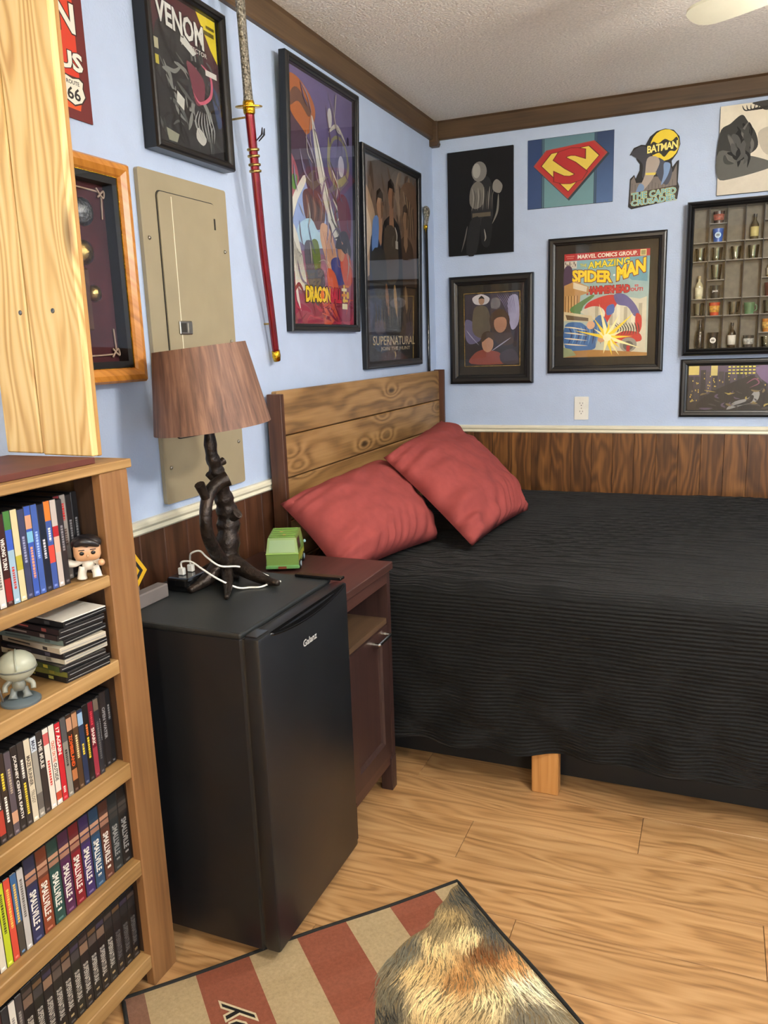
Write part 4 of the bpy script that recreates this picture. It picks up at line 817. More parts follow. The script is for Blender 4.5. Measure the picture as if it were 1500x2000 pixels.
def shot(col, z, kind, c, label, band=None, txt=None, dx=0, h=.056):
    x = (DV[col] + DV[col + 1]) / 2 + dx; o = empty('shot_glass' if kind != 'bottle' else 'miniature_bottle', label, 'shot glass' if kind != 'bottle' else 'bottle', loc=(x, -.034, z + .0003), group='shot glasses and bottles in the display case')
    tinted = lambda nm, cc, mt: plain(nm, cc, .2, spec=.5, var=.08)
    if kind == 'bottle':
        mm = plain('miniature_bottle_glass', c, .12, coat=.5); hb_ = h * .56
        MB().lathe([(0, 0), (.0155, 0), (.0165, .003), (.0165, hb_), (.013, hb_ + .01), (.0065, hb_ + .02), (.006, h * .88), (.0, h * .88)], 16).build('bottle_body', mm, o, smooth=True, shade_angle=50)
        MB().lathe([(0, h * .87), (.0072, h * .87), (.0072, h), (0, h)], 12).build('cap', plain('bottle_cap', band or (24, 24, 24), .4), o, smooth=True, shade_angle=40)
        if txt: MB().lathe([(.0168, h * .12), (.0169, h * .5)], 16).build('label_band', plain('bottle_label', txt, .6), o, smooth=True)
    else:
        r1, r0 = (.0235, .0185)
        m_ = M['tumbler'] if kind == 'clear' else plain('painted_shot_glass', c, .18, var=.15, vs=40, coat=.4)
        MB().lathe([(0, 0), (r0, 0), (r1, h), (r1 - .0025, h), (r0 - .002, .01), (0, .01)], 18).build('tumbler', m_, o, smooth=True, shade_angle=50)
        if band: MB().lathe([(r0 + .0014 * (1), h * .25), (r0 + .0038, h * .75)], 18).build('printed_band', plain('printed_band', band, .4, var=.3, vs=90), o, smooth=True)
        if kind == 'clear': MB().lathe([(0, .0035), (r0 - .003, .0035), (r0 - .003, .009), (0, .009)], 14).build('thick_base', clear('thick_glass_base', c, .05), o, smooth=True, shade_angle=40)
        if kind == 'mug': MB().tube(spline([(r1 - .002, 0, h * .8), (r1 + .006, 0, h * .7), (r1 + .006, 0, h * .35), (r0, 0, h * .25)], 5), .003, 8).build('handle', m_, o, smooth=True)
    if txt and kind != 'bottle':
        q = Print(.03, .03); 
        if isinstance(txt, str): q.text(txt, (.1, .3, .9, .6), (226, 226, 220), .03)
        else: q.ell(.5, .5, .42, .42, txt).ell(.5, .5, .3, .3, tuple(int(k * .8) for k in txt)).rect(.3, .42, .7, .58, (60, 60, 60))
        e = q.build(o, 0, 'sleeve', 'printed_label'); e.rotation_euler = (PI / 2, 0, 0); e.location = (0, -.0245, h * .5)
    return o
CL = (214, 214, 206)
shot(1, 1.842, 'solid', (64, 46, 42), 'dark shot glass with a red and brown picture, highest in the display case', band=(150, 80, 66), h=.05)
shot(1, 1.764, 'solid', (44, 92, 176), 'bright blue shot glass with pale lettering in the display case', txt=(170, 206, 230))
shot(3, 1.764, 'bottle', (70, 62, 44), 'miniature liquor bottle with a yellow label on the upper display shelf', band=(30, 30, 28), txt=(206, 192, 128), h=.105)
shot(0, 1.685, 'clear', CL, 'clear shot glass at the frame end of the second case shelf', band=None); shot(1, 1.685, 'clear', (214, 186, 140), 'amber-tinted clear shot glass below the blue one'); shot(2, 1.685, 'clear', (180, 180, 176), 'plain clear shot glass between the amber one and the faceted one', dx=.004); shot(3, 1.685, 'clear', CL, 'faceted clear shot glass below the yellow-label bottle')
shot(0, 1.524, 'bottle', (196, 188, 150), 'miniature bottle with a full cream label beside the black shot glass', band=(170, 150, 110), txt=(226, 220, 186), h=.1); shot(1, 1.604, 'clear', (200, 200, 196), 'tall silvery clear shot glass above the black one', h=.064); shot(1, 1.524, 'solid', (22, 22, 24), 'black shot glass with white whiskey lettering in the display case', txt='JACK')
shot(0, 1.45, 'clear', CL, 'narrow clear shot glass beside the red and orange one'); shot(1, 1.45, 'solid', (176, 62, 34), 'red and orange shot glass with a dark base in the display case', band=(226, 150, 60)); shot(2, 1.45, 'clear', (206, 178, 150), 'brownish clear shot glass beside the green mug', dx=.006); shot(3, 1.45, 'mug', (78, 118, 84), 'small green ribbed glass mug in the display case', h=.05, dx=-.004); shot(4, 1.45, 'clear', (196, 160, 130), 'brown-tinted shot glass above the orange one')
shot(0, 1.306, 'bottle', (24, 24, 26), 'tall black miniature bottle on the lowest case shelf', band=(24, 24, 24), h=.125, dx=.012); shot(1, 1.306, 'solid', (24, 24, 26), 'black shot glass with a round white badge on the lowest case shelf', txt=(224, 222, 214), h=.07); shot(2, 1.306, 'bottle', (40, 30, 22), 'miniature whiskey bottle with a square white label on the lowest case shelf', band=(26, 24, 22), txt=(226, 222, 208), h=.11, dx=.004); shot(3, 1.306, 'solid', (54, 54, 54), 'grey shot glass with white print next to the whiskey miniature', band=(176, 176, 168), h=.052); shot(4, 1.306, 'clear', (150, 152, 170), 'small smoky glass on the lowest case shelf', h=.045); shot(4, 1.371, 'solid', (176, 116, 52), 'orange-brown shot glass on a short shelf near the lower edge', band=(214, 160, 84))
shot(4, 1.604, 'bottle', (150, 130, 84), 'pale miniature bottle at the picture edge of the case', band=(150, 140, 120), txt=(220, 214, 196), h=.075); shot(4, 1.524, 'solid', (84, 48, 46), 'dark maroon shot glass below the pale miniature bottle')

# ------------------------------------------------------------------ mini fridge
fr = empty('mini_fridge', 'black mini fridge standing between the bookcase and the nightstand', 'fridge', loc=(.29, -2.452, 0))
Fx = lambda x: x - .29
FY0, FY1 = -.212, .213
MB().box(Fx(.065), Fx(.462), FY0, FY1, .022, .778, bev=.004).build('cabinet', 'fridge', fr)
MB().box(Fx(.06), Fx(.464), FY0 - .002, FY1 + .002, .776, .79, bev=.005).build('top_panel', 'fridge_top', fr)
MB().box(Fx(.462), Fx(.469), FY0 + .004, FY1 - .004, .035, .775).build('door_gasket', 'slot', fr)
dr = MB().box(Fx(.469), Fx(.508), FY0 - .004, FY1 + .003, .03, .782, bev=.007).build('door', 'fridge', fr, smooth=True, shade_angle=35)
arc = [(Fx(.509) - .004, FY0 + .045 + (FY1 - FY0 - .06) * t, .777 - .02 * math.sin(PI * t) ** .7) for t in np.linspace(0, 1, 24)]
MB().tube([Vector(a) for a in arc], .0042, 8).build('handle_lip', 'fridge_gloss', dr, smooth=True)
m = MB(); n = len(arc)
m.v = [(Fx(.5075), a[1], .7825) for a in arc] + [(Fx(.5085), a[1], a[2]) for a in arc]; m.f = [(i, i + 1, n + i + 1, n + i) for i in range(n - 1)]; m.c = [None] * len(m.f)
m.build('handle_recess', 'fridge_gloss', dr)
MB().box(Fx(.37), Fx(.503), FY1 - .022, FY1 + .002, .79, .798, bev=.002).build('hinge_cover', 'fridge_gloss', fr)
MB().box(Fx(.47), Fx(.5), FY0 + .004, FY0 + .05, .7815, .7845, bev=.001).build('corner_cap', 'fridge_gloss', dr)
q = Print(.066, .016, 1e-5); q.text('Galanz', (0, 0, 1, 1), (196, 196, 192), .02)
lg = q.build(fr, 0, 'tin', 'logo_lettering'); lg.matrix_local = Matrix(((0, 0, 1, Fx(.5084)), (1, 0, 0, .004), (0, 1, 0, .704), (0, 0, 0, 1)))
for x, y in ((.1, -.17), (.1, .17), (.43, -.125), (.44, .18)): MB().lathe([(.014, 0), (.014, .024)], 10, (Fx(x), y, 0)).build('foot', 'black_matte', fr)

# ------------------------------------------------------------------ nightstand
ns = empty('nightstand', 'dark espresso nightstand with an open cubby and panelled door beside the bed', 'nightstand', loc=(.25, -2.04, 0))
nx = lambda x: x - .25
NY0, NY1 = -.168, .168
MB().box(nx(.03), nx(.485), NY0 - .002, NY1 + .004, .713, .736, bev=.002).build('top', 'espresso', ns)
for y in (NY0 + .012, NY1 - .013): MB().box(nx(.035), nx(.475), y - .012, y + .012, .07, .713).build('side_panel', 'espresso_z', ns)
for y in (NY0 + .018, NY1 - .019):
    for x in (.06, .46): MB().box(nx(x) - .02, nx(x) + .017, y - .018, y + .018, 0, .11, bev=.001).build('leg', 'espresso_z', ns)
MB().box(nx(.452), nx(.476), NY0 + .024, NY1 - .025, .676, .713).build('apron', 'espresso', ns)
MB().box(nx(.04), nx(.47), NY0 + .024, NY1 - .025, .549, .566).build('shelf', 'ns_shelf', ns)
MB().box(nx(.035), nx(.045), NY0 + .024, NY1 - .025, .09, .713).build('back_panel', 'black_matte', ns)
MB().box(nx(.45), nx(.472), NY0 + .024, NY1 - .025, .09, .125).build('base_rail', 'espresso', ns)
dy0, dy1, dz0, dz1 = NY0 + .026, NY1 - .027, .128, .546
d_ = frame_ring(dy1 - dy0, dz1 - dz0, [(0, 0), (0, .018), (.048, .018), (.053, .012), (.055, .006), (.055, 0)])
d_.v = [(nx(.457) + w, (dy0 + dy1) / 2 + u, (dz0 + dz1) / 2 + v) for u, v, w in d_.v]; nd = d_.build('door', 'espresso_z', ns)
MB().box(nx(.457), nx(.463), dy0 + .05, dy1 - .05, dz0 + .05, dz1 - .05).build('door_panel', 'espresso_z', nd)
MB().tube([(nx(.475), .02, .528), (nx(.497), .02, .528), (nx(.4975), .021, .528), (nx(.4975), .109, .528), (nx(.497), .11, .528), (nx(.475), .11, .528)], .005, 8).build('handle', 'chrome', nd)

# ------------------------------------------------------------------ table lamp
lp = empty('table_lamp', 'table lamp with a dark branch-shaped base and wood-grain shade on the fridge', 'lamp', loc=(.21, -2.35, .79))
lo = Vector((.21, -2.35, .79)); P_ = lambda l: [Vector(q) - lo for q in l]
tr = P_(spline([(.21, -2.34, .80), (.21, -2.322, .834), (.212, -2.318, .885), (.21, -2.305, .932), (.21, -2.309, .974), (.21, -2.319, 1.008), (.21, -2.333, 1.053), (.21, -2.342, 1.086), (.21, -2.355, 1.121), (.21, -2.357, 1.172), (.21, -2.358, 1.25)], 4))
rad = np.interp(np.linspace(0, 1, len(tr)), [0, .1, .3, .5, .7, 1], [.036, .031, .029, .023, .018, .0125])
MB().tube(tr, [r * (1 + .1 * math.sin(i * 1.7)) for i, r in enumerate(rad)], 14).build('trunk', 'bronze', lp, smooth=True)
br = P_(spline([(.215, -2.345, .835), (.225, -2.385, .87), (.235, -2.432, .932), (.24, -2.442, .986), (.235, -2.418, 1.028), (.235, -2.382, 1.049), (.255, -2.358, 1.062)], 5))
MB().tube(br, [.02 - .006 * math.sin(PI * i / len(br)) * .8 for i in range(len(br))], 12).build('branch', 'bronze', lp, smooth=True)
for a, b, r0, r1 in (((.237, -2.425, 1.015), (.237, -2.452, 1.062), .011, .013), ((.212, -2.31, .94), (.245, -2.312, .964), .013, .015), ((.212, -2.346, 1.09), (.222, -2.322, 1.1), .009, .01), ((.205, -2.343, 1.055), (.198, -2.36, 1.072), .009, .008)):
    A, B = P_([a, b]); MB().tube([A, A.lerp(B, .5), B], [r0 * 1.1, r0, r1], 10).build('stub', 'bronze', lp, smooth=True, shade_angle=50)
for pts, r0, r1 in (([(.21, -2.345, .845), (.2, -2.39, .815), (.192, -2.425, .803), (.19, -2.462, .799)], .024, .008), ([(.215, -2.34, .84), (.26, -2.4, .812), (.285, -2.44, .8), (.306, -2.477, .796)], .018, .005), ([(.215, -2.325, .845), (.275, -2.335, .82), (.33, -2.345, .805), (.375, -2.35, .8)], .026, .007), ([(.21, -2.31, .84), (.2, -2.27, .81), (.19, -2.245, .8)], .02, .006), ([(.205, -2.33, .84), (.15, -2.33, .812), (.1, -2.32, .799)], .02, .006)):
    q = P_(spline(pts, 5)); MB().tube(q, list(np.linspace(r0, r1, len(q))), 10).build('root', 'bronze', lp, smooth=True)
MB().lathe([(.011, .46), (.014, .462), (.014, .51), (.011, .515)], 12, (0, -.008, -.06)).build('socket', 'black_matte', lp, smooth=True)
sh = MB(); n = 48
for r, z in ((.143, -.098), (.112, .098), (.1105, .098), (.1415, -.098)): sh.v += [(r * math.cos(2 * PI * k / n), r * math.sin(2 * PI * k / n), z) for k in range(n)]
for i in range(4):
    j = (i + 1) % 4; sh.f += [(i * n + k, i * n + (k + 1) % n, j * n + (k + 1) % n, j * n + k) for k in range(n)]
sh.c = [None] * len(sh.f)
so = sh.build('shade', 'shade', lp, smooth=True, shade_angle=40); so.location = (0, -.006, .494)
so.rotation_euler = Matrix.Rotation(math.radians(5.5), 3, Vector((.58, -.82, 0))).to_euler()

# ------------------------------------------------------------------ small things on the fridge and nightstand
ch = empty('charger_block', 'black USB charger block with two white plugs on the fridge', 'charger', loc=(.15, -2.41, .7902))
MB().box(-.03, .036, -.05, .05, 0, .036, bev=.006).build('charger_body', 'black_gloss', ch)
for x, y in ((-.003, -.02), (0, .012)): MB().box(x - .0065, x + .0065, y - .005, y + .005, .0355, .037).build('port', 'slot', ch)
def cable(label, pts, px):
    o = empty('usb_cable', label, 'cable', loc=(*px, .827), group='white charging cables')
    O = Vector((*px, .827)); MB().tube([Vector(q) - O for q in spline(pts, 7)], .0024, 8).build('cord', 'white', o, smooth=True)
    MB().box(-.008, .008, -.006, .006, .0, .018, bev=.0015).build('plug', 'white', o)
cable('white charging cable that arches high over the lamp root', [(.150, -2.397, .843), (.152, -2.4, .862), (.169, -2.415, .88), (.192, -2.411, .886), (.212, -2.41, .87), (.241, -2.4, .848), (.262, -2.355, .836), (.285, -2.312, .815), (.31, -2.29, .796)], (.150, -2.397))
cable('white charging cable that lies lower across the fridge top', [(.147, -2.43, .843), (.15, -2.432, .86), (.178, -2.43, .862), (.214, -2.437, .848), (.258, -2.435, .825), (.29, -2.405, .798), (.312, -2.382, .7935), (.336, -2.37, .7935), (.35, -2.34, .797), (.36, -2.315, .7935)], (.147, -2.43))
o = MB().box(-.012, .012, -.075, .075, 0, .007, bev=.002).build('flat_case', 'black_matte', loc=(.085, -2.4, .7905), rot=(0, 0, .15)); tag(o, 'thin dark flat case lying behind the charger block', 'case')
g = empty('desk_stand', 'taupe grey angled plastic stand on the back of the fridge', 'stand', loc=(.14, -2.555, .7902))
MB().box(-.02, .012, -.05, .062, 0, .034, bev=.003).build('base_block', 'grey_box', g); MB().box(-.024, -.012, -.052, -.01, .03, .115, bev=.003).build('upright', 'grey_box', g)
hx = empty('caution_sign', 'small yellow hexagonal sign with a black border behind the bookcase post', 'sign', loc=(.122, -2.625, .886))
hp_ = [(.062 * math.cos(PI / 3 * k), .062 * math.sin(PI / 3 * k)) for k in range(6)]
hm = Matrix(((.8, 0, .6), (.6, 0, -.8), (0, 1, 0)))
for nm, sc_, w0, w1, mt in (('plate', 1.0, 0, .003, 'yellow'), ('inner_face', .74, .003, .0038, 'yellow')):
    q = MB().prism([(a * sc_, b * sc_) for a, b in hp_], w0, w1); q.v = [tuple(hm @ Vector(v)) for v in q.v]; q.build(nm, mt, hx)
q = MB().prism([(a * .86, b * .86) for a, b in hp_], .003, .0034); q.v = [tuple(hm @ Vector(v)) for v in q.v]; q.build('border', 'black_matte', hx)

# toy van (rear end towards the room)
G1, G2, G3 = (110, 142, 70), (118, 150, 98), (158, 162, 58)
vn = empty('toy_van', 'lime green toy van parked on the nightstand beside the pillow', 'toy', loc=(.19, -1.99, .7365)); vn.rotation_euler = (0, 0, math.radians(22))
def hull(pts_lo, pts_hi, c): return MB().add(pts_lo + pts_hi, [(3, 2, 1, 0), (4, 5, 6, 7), (0, 1, 5, 4), (1, 2, 6, 5), (2, 3, 7, 6), (3, 0, 4, 7)], c)
b = hull([(-.046, -.072, .012), (.046, -.072, .012), (.046, .075, .012), (-.046, .075, .012)], [(-.047, -.07, .052), (.047, -.07, .052), (.047, .075, .052), (-.047, .075, .052)], (112, 142, 70)).build('lower_body', 'toy', vn)
hull([(-.047, -.07, .052), (.047, -.07, .052), (.047, .072, .052), (-.047, .072, .052)], [(-.041, -.056, .096), (.041, -.056, .096), (.041, .06, .1), (-.041, .06, .1)], G1).build('upper_body', 'toy', vn)
for k in range(5): MB().box(-.036, .036, -.05 + k * .024, -.044 + k * .024, .0965 + k * .0008, .0985 + k * .0008, bev=.0008, c=(126, 168, 82)).build('roof_ridge', 'toy', vn)
for x, y in ((.004, -.03), (-.01, .01)):
    MB().add([(x + (.008 if k % 2 else .0035) * math.cos(k * PI / 5), y + (.008 if k % 2 else .0035) * math.sin(k * PI / 5), .0995) for k in range(10)], [tuple(range(10))], (236, 190, 110)).build('flower_decal', 'toy', vn)
MB().add([(-.039, -.0692, .056), (.039, -.0692, .056), (.036, -.0586, .09), (-.036, -.0586, .09)], [(0, 1, 2, 3)], G2).build('rear_window', 'toy', vn)
MB().box(-.049, .049, -.078, -.068, .008, .018, bev=.002, c=(104, 158, 92)).build('rear_bumper', 'toy', vn)
MB().box(-.012, .012, -.0795, -.0778, .009, .0165, c=(120, 66, 44)).build('number_plate', 'toy', vn)
MB().box(-.048, .048, -.0735, -.068, .05, .0535, bev=.001, c=(150, 186, 96)).build('tailgate_trim', 'toy', vn)
for s in (-1, 1):
    MB().add([(s * .0466, -.05, .058), (s * .0466, .0, .058), (s * .0424, .0, .09), (s * .0424, -.045, .09)], [(0, 1, 2, 3) if s > 0 else (3, 2, 1, 0)], (44, 40, 30)).build('side_window', 'toy', vn)
    MB().add([(s * .0473, -.066, .028), (s * .0473, .07, .022), (s * .0474, .07, .04), (s * .0474, -.066, .05)], [(0, 1, 2, 3) if s > 0 else (3, 2, 1, 0)], G3).build('side_stripe', 'toy', vn)
    for y in (-.042, .045):
        w = MB().tube([(s * .036, y, .0145), (s * .05, y, .0145)], .0145, 14, c=(30, 30, 30)).build('wheel', 'toy', vn); MB().tube([(s * .0495, y, .0145), (s * .0515, y, .0145)], .008, 10, c=(150, 176, 186)).build('hub_cap', 'toy', w)
    MB().ball((s * .053, .05, .06), (.004, .003, .005), 8, 6, c=(150, 186, 196)).build('mirror', 'toy', vn)

# ------------------------------------------------------------------ bookcase and pine end panel
bc = empty('bookcase', 'rough pine bookcase packed with movie cases against the wall', 'bookcase', loc=(.15, -3.24, 0))
bx = lambda x: x - .15; by = lambda y: y + 3.24
BY0, BY1 = -3.75, -2.738
def bbox(nm, x0, x1, y0, y1, z0, z1, mt, bev=.002): return MB().box(bx(x0), bx(x1), by(y0), by(y1), z0, z1, bev=bev).build(nm, mt, bc)
bbox('top', .024, .276, BY0, BY1 + .012, 1.147, 1.165, 'shelf')
for z0, z1 in ((.922, .945), (.738, .768), (.505, .54), (.276, .312), (.045, .078)): bbox('shelf', .03, .27, BY0 + .02, BY1 - .02, z0, z1, 'shelf')
bbox('end_panel', .024, .252, BY1 - .018, BY1, 0, 1.147, 'post'); bbox('end_panel', .024, .252, BY0, BY0 + .018, 0, 1.147, 'post')
bbox('face_post', .2505, .274, BY1 - .078, BY1, 0, 1.147, 'post', .0025); bbox('face_post', .2505, .274, BY0, BY0 + .07, 0, 1.147, 'post')
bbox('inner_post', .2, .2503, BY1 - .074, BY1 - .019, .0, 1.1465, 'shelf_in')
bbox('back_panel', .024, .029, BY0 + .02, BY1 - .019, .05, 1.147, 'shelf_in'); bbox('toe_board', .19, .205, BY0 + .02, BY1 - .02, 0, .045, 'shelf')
hp2 = empty('pine_end_panel', 'knotty pine board end panel with screws, brightly lit, on top of the bookcase', 'shelf panel', loc=(.15, -2.79, 1.1655))
for x0, x1, z1, dz in ((.026, .1195, 1.2, .0155), (.1225, .2485, 1.2, .0135)):
    o = MB().box(x0 - .15, x1 - .15, -.012, .005, dz, z1, bev=.0025).build('plank', 'pine', hp2); o.rotation_euler = (0, math.radians(.75), 0)
o = MB().box(.086, .0975, .0056, .016, .0125, 1.2, bev=.002).build('edge_stile', 'pine_edge', hp2); o.rotation_euler = (0, math.radians(.75), 0)
MB().box(-.11, .08, .006, .02, .27, .31).build('batten', 'pine_edge', hp2)
MB().box(-.12, .105, -.93, -.014, .0, .012, bev=.001).build('base_board', 'red_box', hp2)
for x in (.045, .108, .19): MB().lathe([(0, .0012), (.0035, .0012), (.005, 0)], 10, (x - .15, -.0121, .29), mat=Matrix.Rotation(PI / 2, 3, 'X')).build('screw', 'pewter', hp2, smooth=True)

# ------------------------------------------------------------------ movie cases
ORD = 'first second third fourth fifth sixth seventh eighth ninth tenth eleventh twelfth thirteenth fourteenth fifteenth sixteenth seventeenth eighteenth nineteenth twentieth twenty-first twenty-second twenty-third twenty-fourth twenty-fifth twenty-sixth twenty-seventh twenty-eighth twenty-ninth thirtieth'.split()
def disc_case(y1, th, z, h, xf, c, bands=(), texts=(), bars=(), label='', group='', name='disc_case', depth=.13, seed=0):
    """spine faces the room; y1 is the edge nearer the post"""
    o = empty(name, label, 'movie case', loc=(xf - depth / 2, y1 - th / 2, z + .0004), group=group)
    MB().box(-depth / 2, depth / 2, -th / 2 + .0003, th / 2 - .0003, 0, h, bev=.0012, c=(26, 26, 28)).build('case', 'sleeve', o)
    q = Print(th * .9, h * .985, 1.2e-5); q.rect(0, 0, 1, 1, c)
    for v0, v1, cc in bands: q.rect(0, v0, 1, v1, cc)
    r = np.random.default_rng(seed)
    for v0, v1, cc in bars:                                # unreadable small print
        v = v0
        while v < v1: l = r.uniform(.012, .03); q.rect(.3, v, .7, min(v + l, v1), cc); v += l + .008
    for tx, v0, v1, cc in texts: q.text(tx, (.2, v0, .78, v1), cc, .03, turn=1)
    q.rect(.25, .95, .75, .975, tuple(min(255, k + 60) for k in c))
    s = q.build(o, 0, 'sleeve', 'spine_print'); s.matrix_local = Matrix(((0, 0, 1, depth / 2 + .0003), (1, 0, 0, 0), (0, 1, 0, h / 2), (0, 0, 0, 1)))
    return o
def tone(c):
    r, g, b = c; mx, mn = max(c), min(c)
    if mx < 62: return 'black'
    if mx - mn < 26: return 'white' if mx > 190 else ('grey' if mx > 95 else 'charcoal')
    if r >= g and r >= b:
        if g > .82 * r: return 'cream' if b > .6 * r else 'yellow-green'
        return ('dark red' if r < 130 else 'red') if g < .45 * r else ('brown' if r < 150 else 'orange')
    if g >= r and g >= b: return 'green'
    return 'dark blue' if b < 100 else ('purple' if r > .75 * b else 'blue')
WH, RD, YL, GR, OR = (230, 226, 216), (200, 44, 44), (226, 200, 60), (110, 190, 60), (232, 120, 50)
rowA = [  # from the post outwards
 (26, 27, 30), (38, 36, 38), (150, 142, 134, 'r'), (112, 36, 42), (46, 42, 46), (190, 178, 170, 'p'), (62, 84, 150, 'o'), (30, 36, 52, 't'), (66, 92, 160), (58, 86, 168, 'f'), (58, 62, 90), (206, 194, 152, 'y'), (150, 178, 196, 'g'), (60, 34, 32, 'w'), (206, 202, 194, 's'), (34, 40, 34, 'b'), (52, 56, 52), (28, 34, 36, 'm'), (24, 26, 40, 'c'), (104, 62, 120, 'o'), (40, 40, 60), (90, 30, 40), (30, 40, 60), (60, 60, 60)]
y = -2.822
for i, e in enumerate(rowA):
    c = e[:3]; k = e[3] if len(e) > 3 else ''; th = .0148; bands, texts, bars = [], [], []
    if k == 'w': texts = [('WRONG TURN', .26, .6, WH)]; bands = [(.7, .95, (150, 40, 40))]
    elif k == 'o': bands = [(.0, .22, OR), (.5, .7, (206, 70, 60))]; bars = [(.3, .45, WH)]
    elif k == 'g': bands = [(.0, .2, (70, 120, 60)), (.2, .42, (60, 90, 180))]; bars = [(.6, .85, (190, 70, 60))]
    elif k == 's': bars = [(.2, .8, (110, 106, 100))]; bands = [(.08, .16, (96, 92, 90))]
    elif k == 'b': bars = [(.12, .62, GR)]
    elif k == 'm': bands = [(.5, .8, (52, 120, 84)), (.4, .5, (214, 160, 50))]; bars = [(.25, .36, WH)]
    elif k == 'c': bands = [(.05, .14, (60, 150, 200)), (.16, .24, (206, 106, 50))]; bars = [(.5, .7, WH)]
    elif k == 'f': bands = [(.1, .25, (200, 150, 120)), (.28, .4, (120, 180, 210))]; bars = [(.45, .8, (226, 150, 110))]
    elif k == 't': bars = [(.4, .62, (200, 200, 206))]
    elif k == 'y': bands = [(.5, .66, (170, 160, 60))]
    elif k == 'p': bands = [(.3, .42, (170, 40, 46)), (.42, .6, (206, 170, 150))]
    elif k == 'r': bars = [(.1, .3, RD), (.4, .6, (90, 70, 60))]
    else: bars = [(.3, .6, tuple(min(255, q + 90) for q in c))]
    disc_case(y, th, .945, .168 - .003 * (i % 3 == 1), .215 if i < 4 else .236, c, bands, texts, bars, f'{tone(c)} spine, {ORD[i]} case from the post on the top bookcase shelf', 'movie cases on the top shelf', seed=i); y -= th + .0003
rowC = [
 ((30, 31, 34), [], [], [(.2, .4, (120, 120, 120))]), ((34, 34, 38), [], [('OPEN WATER', .2, .62, (150, 150, 150))], []), ((28, 28, 32), [], [], [(.3, .6, (150, 150, 146))]), ((44, 44, 50), [(0, .15, (104, 92, 80))], [], [(.3, .8, (96, 96, 96))]),
 ((110, 28, 44), [(.6, .95, (150, 50, 66))], [('SHARK', .34, .56, (232, 220, 206))], [(.12, .3, (196, 60, 70))]), ((28, 26, 28), [], [], [(.25, .4, OR), (.42, .7, YL)]), ((36, 48, 76), [(.04, .2, (146, 176, 206))], [], [(.45, .6, YL)]), ((78, 56, 38), [(.02, .2, (176, 130, 96))], [], [(.3, .6, (226, 206, 150))]),
 ((52, 34, 26), [(.04, .2, (186, 140, 110)), (.7, .84, (176, 112, 70))], [('ZOMBIELAND', .26, .66, (226, 92, 40))], []), ((136, 132, 122), [(0, .3, (78, 78, 80))], [], [(.4, .62, (40, 40, 40))]), ((190, 36, 48), [], [('17 AGAIN', .06, .4, (240, 232, 222))], [(.82, .9, WH)]), ((222, 214, 200), [(.84, .94, (190, 70, 50))], [('CRAZY ON THE', .2, .46, (206, 84, 50)), ('OUTSIDE', .48, .7, (40, 38, 36))], []),
 ((224, 216, 202), [(.06, .2, (190, 90, 90))], [], [(.4, .72, (200, 60, 50))]), ((48, 44, 44), [], [('THE MULE', .1, .44, (222, 218, 206))], []), ((150, 146, 136), [(.0, .18, (196, 206, 214)), (.7, .9, (96, 92, 88))], [('MAX', .04, .16, (60, 70, 90))], []), ((206, 196, 172), [], [('MAZE RUNNER', .2, .56, (70, 62, 54)), ('TRILOGY', .62, .78, (120, 110, 96))], []),
 ((50, 46, 46), [], [], [(.2, .42, WH), (.48, .86, YL)]), ((36, 34, 36), [], [('JOURNEY CENTER EARTH', .1, .86, (226, 222, 212))], []), ((82, 74, 82), [(.72, .86, (196, 150, 120))], [], [(.2, .5, (176, 160, 140))]), ((48, 40, 38), [], [], [(.22, .42, YL), (.5, .8, WH)]), ((52, 44, 44), [(.62, .9, (170, 60, 48))], [], [(.4, .6, WH)]), ((22, 22, 25), [], [('HEIST', .42, .62, (238, 236, 228))], []), ((62, 60, 58), [], [('15 MOVIES', .6, .95, (206, 202, 150))], []), ((96, 40, 44), [], [], []), ((60, 64, 80), [], [], [])]
y = -2.818
for i, (c, bands, texts, bars) in enumerate(rowC):
    th = .0142; disc_case(y, th, .54, .163 - .003 * (i % 4 == 2), .238 if i < 3 else .247, c, bands, texts, bars, f'{tone(c)} spine, {ORD[i]} case from the post on the middle bookcase shelf', 'movie cases on the middle shelf', seed=50 + i); y -= th + .0003
SMC = [(30, 32, 34), (44, 50, 52), (92, 56, 46), (44, 74, 104), (60, 46, 96), (124, 30, 40), (76, 36, 72), (34, 72, 68), (130, 62, 40), (42, 48, 84)]
y = -2.815
for i, c in enumerate(SMC):
    th = .0268; tc2 = (236, 232, 220) if i > 1 else (150, 152, 150)
    bands = [(.0, .12, tuple(int(k * .75) for k in c)), (.12, .34, tuple(int(k * .6 + 20) for k in c)), (.17, .22, (176, 134, 108) if i > 1 else (70, 66, 62)), (.24, .3, (150, 110, 90) if i > 1 else (60, 58, 56))]
    o = disc_case(y, th, .312, .174, .248, c, bands, [('SMALLVILLE', .4, .8, tc2)], [(.84, .87, tc2)], f'{tone(c)} boxed set, {ORD[i]} thick box from the post on the second lowest shelf', 'thick boxed sets', 'boxed_set', seed=80 + i); y -= th + .0004
for i, c in enumerate([(186, 184, 180), (58, 98, 142), (206, 76, 58), (186, 200, 44), (216, 210, 190), (110, 44, 44), (60, 60, 66), (140, 120, 60)]):
    th = .0145; disc_case(y, th, .312, .164, .247, c, [(.6, 1, (70, 66, 60))] if i == 1 else [], [], [(.12, .6, (226, 190, 90) if i in (1, 2) else (70, 74, 40) if i == 3 else (96, 90, 86))], f'{tone(c)} thin spine, {ORD[i]} thin case beyond the thick boxed sets', 'movie cases beside the boxed sets', seed=120 + i); y -= th + .0003
y = -2.818
